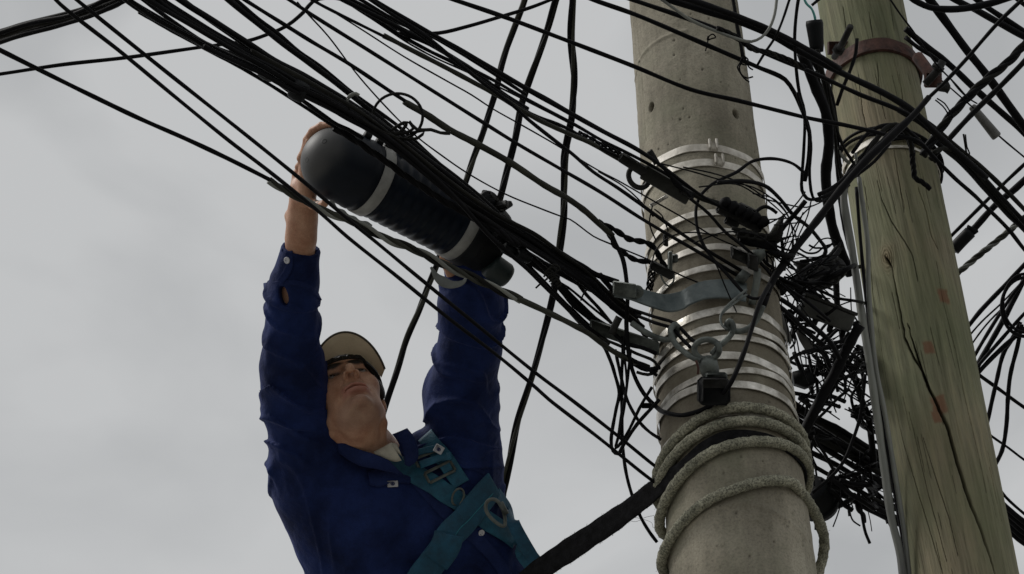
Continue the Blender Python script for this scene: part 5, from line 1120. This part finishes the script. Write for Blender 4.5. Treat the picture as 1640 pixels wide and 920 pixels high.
neck_a = hw((0, -.028, -.055)); 
def hand_sdf(p, wr, palm_c, side, fingers, thumb, rp):
    d = rp(p)
    for ch, rad in fingers:
        for (a, b), (ra, rb) in zip(zip(ch, ch[1:]), zip(rad, rad[1:])): d = sm(d, cap_(p, a, b, ra, rb), .0035)
    return d
# fingers wrapped round the dome: points on the dome surface behind its left edge
def dome_pt(ax_, th, rr=1.0):
    """ax_: distance along the closure axis; th: angle round it, 0 towards the viewer, +90 up"""
    rad = KR if ax_ > 0 else math.sqrt(max(KR**2-ax_**2, 1e-6))
    return K0+KA*ax_+(kn*math.cos(th)+kb*math.sin(th))*rad*rr
def dome_dir(lat, th, out=0.0):
    """lat: angle from the tip of the dome"""
    dr = -KA*math.cos(lat)+(kn*math.cos(th)+kb*math.sin(th))*math.sin(lat); return K0+dr*(KR+out)
LF = []
for k, (th, ln) in enumerate(((R(150), 1.0), (R(128), 1.08), (R(108), 1.0), (R(172), .85))):
    b0 = dome_dir(R(70), R(-172)+0*k, .012)
knL = [P(479, 268, 4.735), P(482, 254, 4.720), P(489, 243, 4.705), P(478, 286, 4.750)]
tips = [(R(48), R(140)), (R(50), R(115)), (R(54), R(96)), (R(44), R(165))]
for k in range(4):
    b0 = knL[k]; lt, tt = tips[k]; m1 = dome_dir(R(30), R(150+10*k), .009) if False else None
    tipp = dome_dir(lt, tt, .006); mid = (b0+tipp)/2; dr = mid-K0; mid = K0+dr/np.linalg.norm(dr)*(KR+.013)
    q2 = (mid+tipp)/2; dr = q2-K0; q2 = K0+dr/np.linalg.norm(dr)*(KR+.010)
    q1 = (mid+b0)/2; dr = q1-K0; q1 = K0+dr/np.linalg.norm(dr)*(KR+.014)
    s = .95 if k != 3 else .8; LF.append(([b0, q1, mid, q2, tipp], [.0105*s, .0100*s, .0095*s, .0088*s, .0078*s]))
TH = [P(492, 318, 4.735), P(502, 328, 4.70), P(511, 330, 4.66), P(519, 327, 4.625)]
LF.append((TH, [.0155, .0125, .0110, .0090]))
RF = []
for k in range(4):
    b0 = P(728+k*10, 416-k*1.5, 4.93); RF.append(([b0, b0+UP*.03-FW*.012, b0+UP*.05-FW*.035], [.010, .0095, .008]))
RF.append(([P(724, 440, 4.90), P(716, 425, 4.87), P(710, 412, 4.84)], [.014, .012, .009]))
def body_sdf(p):
    d = head_sdf(p)
    d = sm(d, cap_(p, hw((.004, -.045, -.045)), Neck0+FW*.01, .058, .068), .022)
    d = sm(d, cap_(p, hw((0, .000, -.085)), P(594, 724, 5.02), .026, .038), .02)
    for s in (-1, 1): d = sm(d, cap_(p, hw((s*.055, -.02, -.06)), P(594, 734, 4.985)+RT*s*.018, .012, .010), .014)      # neck tendons
    d = sm(d, cap_(p, P(510, 790, 5.06), P(735, 775, 5.09), .05, .05), .04); d = sm(d, cap_(p, P(612, 800, 5.06), Waist, .085, .10), .05); d = sm(d, cap_(p, Waist, Hip, .11, .12), .05)
    for a, b_, c, h_ in ((LSh, LEl, LWr, LKn), (RSh, REl, RWr, RHd)):
        d = sm(d, cap_(p, a, b_, .050, .040), .03); d = sm(d, cap_(p, b_, b_+(c-b_)*.35, .040, .040), .02); d = sm(d, cap_(p, b_+(c-b_)*.35, c, .041, .030), .02)
    # left forearm near the wrist: wider than deep
    d = sm(d, cap_(p, LWr-(LWr-LEl)*.12, LWr+RT*.002+UP*.02, .0345, .0325), .012); d = sm(d, ell(p, P(463, 346, 4.77), (.010, .010, .012), np.stack([RT, FW, UP])), .012)
    # palms
    pf = np.stack([RT, FW, UP])
    d = sm(d, cap_(p, LWr, P(485, 304, 4.745), .029, .029), .012); d = sm(d, cap_(p, P(490, 312, 4.72), P(489, 262, 4.725), .024, .014), .012); d = sm(d, cap_(p, P(481, 316, 4.76), P(478, 280, 4.755), .022, .015), .010)
    d = sm(d, cap_(p, RWr, RHd, .026, .032), .012)
    for ch, rad in LF+RF:
        for i in range(len(ch)-1): d = sm(d, cap_(p, ch[i], ch[i+1], rad[i], rad[i+1]), .003)
    return d

def mat_skin():
    m = bpy.data.materials.new('skin'); m.use_nodes = True; t = m.node_tree; b = t.nodes['Principled BSDF']; b.inputs['Roughness'].default_value = .52; b.inputs['Specular IOR Level'].default_value = .4
    b.inputs['Subsurface Weight'].default_value = .12; b.inputs['Subsurface Radius'].default_value = (1, .35, .2); b.inputs['Subsurface Scale'].default_value = .006
    o = N(t, 'ShaderNodeTexCoord').outputs['Object']
    c = ramp(t, noise(t, o, 24, 5), [(.35, (.42, .205, .125)), (.65, (.58, .345, .23))])
    c = mixc(t, 1.0, c, ramp(t, noise(t, o, 320, 3), [(.3, (.86, .84, .82)), (.7, (1.1, 1.1, 1.1))]), 'MULTIPLY')
    c = mixc(t, attr(t, 'lip').outputs['Fac'], c, (.36, .13, .105)); c = mixc(t, attr(t, 'beard').outputs['Fac'], c, (.17, .12, .10)); c = mixc(t, attr(t, 'brow').outputs['Fac'], c, (.018, .013, .011))
    t.links.new(c, b.inputs['Base Color'])
    bp = N(t, 'ShaderNodeBump'); bp.inputs['Strength'].default_value = .35; bp.inputs['Distance'].default_value = .001; t.links.new(noise(t, o, 500, 4), bp.inputs['Height']); t.links.new(bp.outputs[0], b.inputs['Normal'])
    return m
allp = np.array([LSh, LEl, LWr, LKn, RSh, REl, RWr, RHd, Waist, HC])
lo = allp.min(0)-.20; hi = allp.max(0)+.20
v, f = nets(body_sdf, lo, hi, .0026)
body = mesh('body', v, f, mat_skin(), per)
q = ((v-HC)@HM.T)/HS; x = np.abs(q[:, 0])
lipm = np.clip(1.4-np.maximum(x/.024, np.abs(q[:, 2]+.0610+.03*x)/np.where(q[:, 2] > -.061, .0085, .0115)), 0, .35)/.35*(q[:, 1] > .07)
brow = np.clip(1.6-np.hypot((x-.032)/.021, (q[:, 2]-.030-.10*(x-.033))/.0052), 0, .5)/.5*(q[:, 1] > .04)
brow = np.maximum(brow, .85*np.clip(1.5-np.hypot((x-.031)/.0135, (q[:, 2]-.0098)/.0042), 0, .5)/.5*(q[:, 1] > .04))
stubble_shade = (np.clip(1-np.abs(q[:, 2]+.044)/.006, 0, 1)*(x < .022)*(q[:, 1] > .07)*.35+np.clip((-.066-q[:, 2])/.02, 0, 1)*np.clip((q[:, 1]-.0)/.03, 0, 1)*.40)  # upper lip stubble; below the chin, stubble with painted shade
for nm, a in (('lip', lipm*.6), ('brow', brow), ('beard', stubble_shade)):
    at = body.data.attributes.new(nm, 'FLOAT', 'POINT'); at.data.foreach_set('value', a.astype(np.float32))
eyem = material('eye_white', (.22, .19, .17), .3); irm = material('iris', (.02, .012, .008), .15)
for s in (-1, 1):
    c = hw((s*.031, .0690, .0090)); m = MB(); dr = (F0*.9+U0*.35); dr /= np.linalg.norm(dr); m.lathe(c, dr, [(-.011, .002), (-.006, .0096), (0, .0125), (.006, .0110), (.0095, .0078)], 18); eo = m.build('eye', eyem, per)
    m = MB(); m.lathe(c, dr, [(.0090, .0078), (.0118, .0045), (.0125, .001)], 16); m.build('iris', irm, eo)

# shirt: torso, sleeves, cuffs
def fold(p, a, b, f, ph, amp, sharp=3.0, seed=1):
    ab = b-a; L_ = np.linalg.norm(ab); t = (p-a)@ab/L_; u = p@np.cross(ab/L_, FW)
    w = np.sin(t*f*.55+1.9*np.sin(u*13+ph)+vnoise(p, 15, seed)*2.6+ph); msk = np.clip(.35+1.5*vnoise(p, 9, seed+40), .05, 1); return amp*1.5*msk*np.where(w > 0, np.exp(-(w/.5)**2), np.exp(-(w/.14)**2))-amp*.2*msk
cuffA = P(482, 398, 4.79); cuffB = P(470, 462, 4.83); cax = (cuffA-cuffB)/np.linalg.norm(cuffA-cuffB)
RslT = P(752, 432, 4.93)
def shirt_sdf(p):
    d = cap_(p, P(560, 800, 5.07), P(700, 790, 5.09), .125, .115)
    d = sm(d, cap_(p, P(525, 790, 5.07), P(585, 960, 5.11), .118, .115), .07)
    d = sm(d, cap_(p, P(725, 770, 5.09), P(745, 905, 5.11), .095, .11), .06)
    d = sm(d, cap_(p, P(640, 960, 5.10), P(712, 1130, 5.18), .155, .150), .08)
    d = sm(d, ell(p, P(590, 840, 5.0), (.10, .075, .11), np.stack([RT, FW, UP])), .05); d = sm(d, ell(p, P(700, 850, 5.02), (.095, .07, .10), np.stack([RT, FW, UP])), .05)
    arm = cap_(p, P(500, 760, 5.04), P(475, 640, 4.94), .103, .075)
    arm = sm(arm, cap_(p, P(475, 640, 4.94), LEl, .075, .068), .03); arm = sm(arm, cap_(p, LEl, P(468, 478, 4.84), .068, .058), .03)
    arm = sm(arm, ell(p, P(450, 655, 4.94), (.030, .05, .05), np.stack([RT, FW, UP])), .03)
    d = sm(d, arm, .045)
    ar = cap_(p, P(742, 745, 5.10), P(740, 640, 5.05), .098, .082); ar = sm(ar, cap_(p, P(740, 640, 5.05), P(752, 560, 5.00), .082, .074), .03); ar = sm(ar, cap_(p, P(752, 560, 5.0), P(755, 490, 4.95), .073, .074), .025); ar = sm(ar, cap_(p, P(755, 490, 4.95), RslT, .074, .058), .02)
    d = sm(d, ar, .04)
    d = sm(d, cap_(p, P(705, 722, 5.07), P(672, 716, 5.06), .045, .034), .04); d = sm(d, cap_(p, P(755, 815, 5.08), P(795, 950, 5.08), .075, .085), .05)
    d = sm(d, cap_(p, P(515, 742, 5.0), P(560, 752, 4.99), .05, .04), .04)
    d = sm(d, ell(p, P(508, 704, 4.955), (.040, .045, .060), np.stack([rot(RT, FW, R(-28)), FW, rot(UP, FW, R(-28))])), .03)
    # folds
    d = d-fold(p, LSh, LWr, 58, .4, .0085, 2.5, 3)*np.clip((p-P(500, 760, 5)).dot(UP)/.1+.3, 0, 1)
    d = d-fold(p, RSh, REl, 62, 2.2, .008, 2.5, 5)*np.clip((p-P(700, 800, 5)).dot(UP)/.1, 0, 1)
    dg = P(560, 760, 5.0); d = d-fold(p, dg, P(720, 930, 5.0), 46, 1.0, .006, 2.2, 7)*np.clip(1-(p-P(600, 780, 5)).dot(UP)/.15, 0, 1)
    d = d-fold(p, P(450, 800, 5.0), P(620, 700, 5.0), 40, .2, .006, 2, 9)*np.clip(1-np.abs((p-P(470, 820, 5)).dot(RT))/.16, 0, 1)
    d = d+vnoise(p, 30, 11)*.0028-.004*np.exp(-(vnoise(p, 19, 23)/.12)**2)*np.clip(.5+vnoise(p, 11, 29)*1.5, 0, 1)+vnoise(p, 75, 13)*.0009
    # cuff over the end of the sleeve
    t = (p-cuffB)@cax; Lc = np.linalg.norm(cuffA-cuffB)
    cu = cap_(p, cuffB-cax*.03, cuffA+cax*.03, .063, .040); cu = smax(cu, t-Lc, .003); cu = smax(cu, -(t+.028), .004); cu = cu-.0015*np.sin(t*70+vnoise(p, 40, 17)*2)
    d = smax(d, t+.012-.02*0, .004) if False else d
    dd = np.where(((p-P(468, 478, 4.84))@cax > -.005) & (np.linalg.norm(p-cuffB, axis=1) < .25), 1, 0)
    d = sm(d, cu, .006)
    ridge = np.abs(t+.022)-.006; rg = np.maximum(cap_(p, cuffB-cax*.04, cuffA, .068, .060), ridge); d = sm(d, rg, .006)
    # hollow the cuff mouth and cut the slit
    d = smax(d, -cap_(p, cuffA-cax*.02, cuffA+cax*.06, .034, .036), .003)
    slit = ell(p, P(454, 474, 4.775), (.010, .045, .024), np.stack([rot(RT, FW, R(-12)), FW, rot(UP, FW, R(-12))])); d = smax(d, -slit, .004)
    # neck opening
    d = smax(d, -cap_(p, P(590, 712, 5.03), P(548, 640, 4.98), .060, .078), .008)
    d = smax(d, -ell(p, P(612, 716, 4.93), (.030, .06, .022), np.stack([rot(RT, FW, R(25)), FW, rot(UP, FW, R(25))])), .006)
    return d
def mat_cloth(name, c1, c2, rough=.85):
    m = bpy.data.materials.new(name); m.use_nodes = True; t = m.node_tree; b = t.nodes['Principled BSDF']; b.inputs['Roughness'].default_value = rough; b.inputs['Specular IOR Level'].default_value = .2
    b.inputs['Sheen Weight'].default_value = .12; b.inputs['Sheen Roughness'].default_value = .4; b.inputs['Sheen Tint'].default_value = (.3, .35, .9, 1)
    o = N(t, 'ShaderNodeTexCoord').outputs['Object']; c = ramp(t, noise(t, o, 9, 5), [(.35, c1), (.68, c2)])
    c = mixc(t, 1, c, ramp(t, noise(t, o, 420, 3, .7), [(.3, (.75, .75, .78)), (.7, (1.2, 1.2, 1.2))]), 'MULTIPLY'); t.links.new(c, b.inputs['Base Color'])
    bp = N(t, 'ShaderNodeBump'); bp.inputs['Strength'].default_value = .5; bp.inputs['Distance'].default_value = .0015; t.links.new(noise(t, o, 300, 4, .7), bp.inputs['Height'])
    b2 = N(t, 'ShaderNodeBump'); b2.inputs['Strength'].default_value = .5; b2.inputs['Distance'].default_value = .014; t.links.new(noise(t, o, 26, 4, .55), b2.inputs['Height']); t.links.new(bp.outputs[0], b2.inputs['Normal']); t.links.new(b2.outputs[0], b.inputs['Normal'])
    return m
MT['shirt'] = mat_cloth('navy_workwear', (.004, .010, .046), (.014, .030, .125))
v, f = nets(shirt_sdf, lo, hi, .0042)
shirt = mesh('shirt', v, f, MT['shirt'], per)
bvh = BVHTree.FromPolygons(v.tolist(), f.tolist())
bvhb = BVHTree.FromPolygons([tuple(c) for c in np.array([q.co[:] for q in body.data.vertices])], [tuple(p.vertices) for p in body.data.polygons])
def on(px, py, off=.004, tree=None, dflt=4.95):
    r_ = ray(px, py); r_ = r_/np.linalg.norm(r_); h = (tree or bvh).ray_cast(Vector(CAM), Vector(r_))
    if h[0] is None: return P(px, py, dflt), -FW
    n_ = np.array(h[1]); n_ = n_ if np.dot(n_, r_) < 0 else -n_; return np.array(h[0])+n_*off, n_
def strap(name, pts, w, mat, off=.006, th=.0035, parent=per, label=None, smoothn=5):
    c2 = catmull(np.array([(x, y, 0.) for x, y in pts], float), step=6); P_ = []; N_ = []
    for x, y, _ in c2: a, n_ = on(x, y, off); P_.append(a); N_.append(n_)
    P_ = np.array(P_); N_ = np.array(N_)
    # a strap under tension bridges hollows
    for _ in range(smoothn):
        P_[1:-1] = .5*P_[1:-1]+.25*(P_[:-2]+P_[2:]); N_[1:-1] = .5*N_[1:-1]+.25*(N_[:-2]+N_[2:])
    c = catmull(P_, step=.008); N2 = np.stack([np.interp(np.linspace(0, 1, len(c)), np.linspace(0, 1, len(N_)), N_[:, i]) for i in range(3)], 1); t, _, _ = frames(c); m = MB(); m.strip(c, np.cross(t, N2), w, th); o = m.build(name, mat, parent)
    if label: o['label'] = label
    return o
teal = material('teal_webbing', (.004, .070, .125), .65, var=.3, vscale=40, bump=.5, bscale=350, col2=(.008, .11, .18))
tealD = material('dark_teal_webbing', (.004, .062, .115), .65, var=.35, vscale=40, bump=.5, bscale=350)
strap('harness_strap', [(622, 738), (650, 752), (690, 775), (730, 802), (775, 832), (815, 862), (852, 900), (880, 940)], .046, teal, .008)
strap('harness_strap', [(684, 700), (706, 728), (722, 752), (738, 778)], .042, teal, .010)
strap('harness_strap', [(783, 776), (752, 818), (722, 856), (700, 886), (672, 930), (650, 965)], .066, tealD, .018, .005)
strap('strap_keeper', [(722, 857), (706, 880), (698, 892)], .069, tealD, .024, .005)
strap('stitching', [(779, 792), (751, 826), (724, 860)], .0016, material('teal_thread', (.02, .20, .26), .7), .024, .001)
strap('harness_strap', [(790, 790), (812, 822), (838, 868), (860, 905)], .030, tealD, .012)
for (x, y, w) in ((688, 742, .030), (704, 760, .034)):
    a, n_ = on(x, y, .018); t1 = RT*.85+UP*.5; t1 -= n_*np.dot(t1, n_); t1 /= np.linalg.norm(t1); t2 = np.cross(n_, t1); m = MB()
    for s1, s2, h1, h2 in ((0, 1, w, .0035), (0, -1, w, .0035), (1, 0, .0035, .013), (-1, 0, .0035, .013)): m.box(a+t1*s1*w+t2*s2*.013, t1*h1, t2*h2, n_*.002, .3)
    m.build('harness_buckle', MT['steel'], per)
strap('harness_strap', [(668, 733), (690, 724), (712, 716)], .016, teal, .022)
strap('harness_strap', [(676, 752), (700, 744), (724, 738)], .020, teal, .022)
a, n_ = on(728, 790, .020); m = MB(); t1 = UP-n_*np.dot(UP, n_); t1 /= np.linalg.norm(t1); t2 = np.cross(t1, n_); m.tube(np.array([a+t1*.022*math.sin(q_)+t2*.015*math.cos(q_) for q_ in np.linspace(0, 6.283, 30)[:-1]]), .0026, 8, closed=True); m.build('d_ring', MT['steel'], per)
a = P(795, 822, 4.86); m = MB(); tt = np.linspace(0, 6.283, 40)[:-1]; e1 = UP*.75-RT*.45; e1 /= np.linalg.norm(e1); e2 = RT*.75+UP*.5; e2 /= np.linalg.norm(e2)
m.tube(np.array([a+e1*.034*math.sin(q_)+e2*(.017+.006*math.sin(q_))*math.cos(q_) for q_ in tt]), .0042, 10, closed=True); m.tube(np.array([a+e2*.02+e1*.015, a+e2*.018-e1*.015]), .0070, 10); m.build('carabiner', MT['steel'], per)
white = material('white_label', (.55, .55, .58), .6, var=.15); inkm = material('label_ink', (.03, .04, .12), .6)
for (x, y, w, h, an) in ((628, 777, .0125, .0075, -4), (708, 711, .011, .010, 30)):
    a, n_ = on(x, y, .006 if x < 700 else .030); n_ = (n_+toC)/np.linalg.norm(n_+toC); t1 = rot(RT, FW, R(an)); t1 -= n_*np.dot(t1, n_); t1 /= np.linalg.norm(t1); t2 = np.cross(n_, t1); m = MB(); m.box(a, t1*w, t2*h, n_*.0015, .3); lo_t = m.build('garment_label', white, per)
    m = MB(); m.tube(np.array([a+n_*.002+t1*.0042*math.cos(q_)+t2*.0036*math.sin(q_) for q_ in np.linspace(0, 6.283, 16)[:-1]]), .0011, 5, closed=True); m.box(a+n_*.002, t1*.0022, t2*.0022, n_*.0006, .2); m.build('emblem', inkm, lo_t)
for (x, y) in ((770, 853), (461, 417)):
    a, n_ = on(x, y, .002); m = MB(); m.lathe(a, n_, [(0, .0078), (.0025, .0078), (.003, .0060), (.002, .0052), (.002, .001)], 20); bo = m.build('shirt_button', white, per)
    m = MB()
    for dx, dy in ((1, 0), (-1, 0)): m.lathe(a+n_*.0021+RT*dx*.0018, n_, [(0, .0009), (.0004, .0009)], 8)
    m.build('thread', inkm, bo)
def flap(name, pts, mat, off, th=.002, label=None, tree=None, parent=per):
    vs = [on(x, y, off, tree)[0] for x, y in pts]; n_ = np.mean([on(x, y, off, tree)[1] for x, y in pts], 0); n_ /= np.linalg.norm(n_); c = np.mean(vs, 0); k = len(vs); V = []
    for q_ in (-1, 1): V += [v_+n_*th*q_ for v_ in vs]+[c+n_*th*q_]
    F = []
    for i in range(k):
        j = (i+1) % k; F += [(j, i, k), (k+1+i, k+1+j, 2*k+1), (i, j, k+1+j, k+1+i)]
    return mesh(name, V, F, mat, parent)
shirtL = mat_cloth('navy_workwear_trim', (.008, .016, .065), (.017, .032, .12))
flap('pocket_flap', [(588, 758), (610, 750), (640, 756), (662, 766), (655, 776), (630, 774), (606, 782), (592, 778)], shirtL, .006)
strap('placket', [(648, 748), (690, 795), (730, 838), (768, 868), (800, 905), (820, 940)], .030, shirtL, .003, .002)
strap('cuff_placket', [(463, 404), (466, 424), (458, 440), (449, 452)], .017, shirtL, .002, .003)
strap('cuff_seam', [(452, 401), (470, 398), (490, 399), (508, 402)], .006, shirtL, .001, .002)
strap('sleeve_roll', [(424, 458), (442, 455), (470, 452), (500, 463), (512, 478)], .013, shirtL, .0, .006)
# collar: two leaves standing round the neck
def leaf(pts, mat, th=.0025, name='collar'):
    V = np.array([P(x, y, d) for x, y, d in pts]); k = len(V)//2; c = []
    A_ = catmull(V[:k], step=.006); B_ = catmull(V[k:], step=.006); n = 24; f_ = lambda C_: np.stack([np.interp(np.linspace(0, 1, n), np.linspace(0, 1, len(C_)), C_[:, i]) for i in range(3)], 1)
    A_, B_ = f_(A_), f_(B_); rows = []
    for s in np.linspace(0, 1, 7): rows.append(A_*(1-s)+B_*s+toC*.006*math.sin(s*math.pi))
    rows = np.array(rows); vs = np.vstack([rows.reshape(-1, 3), (rows+FW*th*2).reshape(-1, 3)]); F = []; o = 7*n
    for i in range(6):
        for j in range(n-1): a = i*n+j; F += [(a, a+1, a+n+1, a+n), (o+a+n, o+a+n+1, o+a+1, o+a)]
    for j in range(n-1): F += [(j, o+j, o+j+1, j+1), (6*n+j+1, o+6*n+j+1, o+6*n+j, 6*n+j)]
    for i in range(6): F += [(i*n+n, o+i*n+n, o+i*n, i*n), (i*n+n-1, o+i*n+n-1, o+i*n+2*n-1, i*n+2*n-1)]
    return mesh(name, vs, F, mat, per)
leaf([(526, 694, 4.95), (544, 706, 4.93), (572, 719, 4.915), (600, 728, 4.905), (622, 737, 4.905), (522, 706, 4.96), (545, 728, 4.935), (575, 746, 4.925), (605, 752, 4.92), (648, 762, 4.925)], shirtL)
leaf([(628, 696, 4.975), (636, 706, 4.96), (642, 718, 4.945), (647, 732, 4.93), (648, 744, 4.92), (652, 686, 4.98), (664, 702, 4.965), (670, 722, 4.95), (668, 738, 4.93), (656, 748, 4.92)], shirtL)
leaf([(598, 724, 4.93), (606, 720, 4.925), (614, 716, 4.925), (621, 712, 4.925), (627, 709, 4.93), (604, 730, 4.92), (614, 734, 4.915), (624, 738, 4.915), (634, 740, 4.915), (643, 738, 4.915)], material('cream_undershirt', (.42, .40, .33), .8, var=.2, vscale=50), name='undershirt_collar')
leaf([(618, 714, 4.935), (624, 711, 4.935), (630, 710, 4.935), (634, 711, 4.935), (637, 714, 4.935), (626, 722, 4.925), (632, 724, 4.925), (638, 727, 4.925), (643, 731, 4.925), (646, 737, 4.925)], material('cream_undershirt', (.42, .40, .33), .8, var=.2, vscale=50), name='undershirt_collar')
# torn shoulder seam and the flap of cloth by the right sleeve
strap('shoulder_seam', [(690, 722), (712, 728), (742, 742), (775, 758)], .008, shirtL, .001, .002)

# trousers, legs, boots (below the view)
Lk = P(660, 1420, 5.3); Rk = P(750, 1420, 5.25)
def tr(p):
    hipL, hipR = Hip-RT*.08, Hip+RT*.08; d = cap_(p, hipL, hipR, .13, .13)
    for s, h_ in ((-1, hipL), (1, hipR)):
        k_ = h_+np.array([s*.03, -.12, -.42]); a_ = k_+np.array([0, .10, -.40]); d = sm(d, cap_(p, h_, k_, .105, .075), .05); d = sm(d, cap_(p, k_, a_, .075, .06), .03)
    return d+vnoise(p, 25, 3)*.004
v, f = nets(tr, Hip-np.array([.4, .45, 1.05]), Hip+np.array([.4, .4, .2]), .012); mesh('trousers', v, f, MT['shirt'], per)
for s in (-1, 1):
    an = Hip+RT*.08*s+np.array([s*.03, -.02, -.84])
    v, f = nets(lambda p: sm(cap_(p, an, an+np.array([0, 0, -.08]), .055, .05), sm(cap_(p, an+np.array([0, .02, -.09]), an+np.array([0, -.16, -.10]), .042, .038), 1, .01), .03), an-np.array([.12, .3, .2]), an+np.array([.12, .15, .1]), .01); mesh('boot', v, f, MT['rubber'], per)

# hair and cap
def hair_sdf(p):
    q = ((p-HC)@HM.T)/HS; d = ell(q, (0, -.016, .036), (.0825, .102, .092))
    front = q[:, 1]-(.060+.012*np.sin(q[:, 0]*60)); cutlow = -(q[:, 2]-(.034+np.clip((q[:, 1])*.28, -.05, .05)*1.0+.004*np.sin(q[:, 0]*210+q[:, 1]*80)))
    d = smax(d, cutlow, .004); side = np.abs(q[:, 0])-.5
    fr = ell(q, (0, .073, .052), (.060, .018, .010)); fr = fr+.0010*np.sin(q[:, 0]*330+q[:, 2]*90)+.0008*np.sin(q[:, 0]*720)
    sb = ell(np.stack([np.abs(q[:, 0]), q[:, 1], q[:, 2]], 1), (.070, .012, .014), (.010, .016, .030))
    return sm(sm(d, fr, .006), sb, .006)*HS
v, f = nets(hair_sdf, HC-.17, HC+.17, .0028)
hm = material('black_hair', (.008, .006, .005), .55, var=.8, vscale=120, bump=.9, bscale=260); mesh('hair', v, f, hm, per)
capm = material('beige_cap', (.68, .58, .41), .85, var=.15, vscale=12, bump=.4, bscale=260, col2=(.78, .68, .50)); capt = material('cap_edge', (.06, .05, .035), .8, var=.3)
cap = empty('cap', Vector(HC)); cap.parent = per; cap.matrix_parent_inverse = per.matrix_basis.inverted()
bpy.context.view_layer.update()
def mk_child(o):  # parts of the cap
    o.parent = cap; o.matrix_parent_inverse = (per.matrix_basis @ per.matrix_basis.inverted() @ cap.matrix_basis).inverted(); return o
def cap_sdf(p):
    q = ((p-HC)@HM.T)/HS; d = ell(q, (0, -.016, .048), (.088, .107, .090)); d = smax(d, -(q[:, 2]-.050-.10*q[:, 1]), .003); d = smax(d, -ell(q, (0, -.016, .042), (.086, .106, .089)), .002)
    return (d+.0012*np.sin(np.arctan2(q[:, 0], q[:, 1]+.016)*6)*0)*HS
v, f = nets(cap_sdf, HC-.18, HC+.18, .003); mk_child(mesh('cap_crown', v, f, capm))
# brim: a curved sheet with thickness
nu, nv = 36, 12; top = []
for i in range(nv):
    s = i/(nv-1)
    for j in range(nu):
        a = (j/(nu-1)*2-1)*R(66); ex = .088*math.sin(a); ey = -.016+.108*math.cos(a)
        reach = .067*max(0, math.cos(a*1.12))**.55
        X_ = ex*(1+.06*s); Y_ = ey+reach*s; Z_ = .052+.10*ey*.5-.085*(X_/.088)**2*.30-.012*s+.0*s*s
        top.append(hw((X_, Y_, Z_)))
top = np.array(top); vs = np.vstack([top, top+U0*.0035]); F = []; o = nu*nv
for i in range(nv-1):
    for j in range(nu-1): a = i*nu+j; F += [(a, a+nu, a+nu+1, a+1), (o+a, o+a+1, o+a+nu+1, o+a+nu)]
mk_child(mesh('cap_brim', vs, F, capm))
m = MB(); m.tube(catmull(top[(nv-1)*nu:], step=.004)+U0*.0017, .0026, 6); mk_child(m.build('brim_edge', capt))
m = MB(); a_ = np.linspace(-R(110), R(110), 40); c = np.array([hw((.0845*math.sin(q_), -.016+.1035*math.cos(q_), .047+.05*(-.016+.10*math.cos(q_)))) for q_ in a_]); m.strip(c, U0, .022, .003); mk_child(m.build('sweatband', material('dark_sweatband', (.012, .011, .010), .9)))
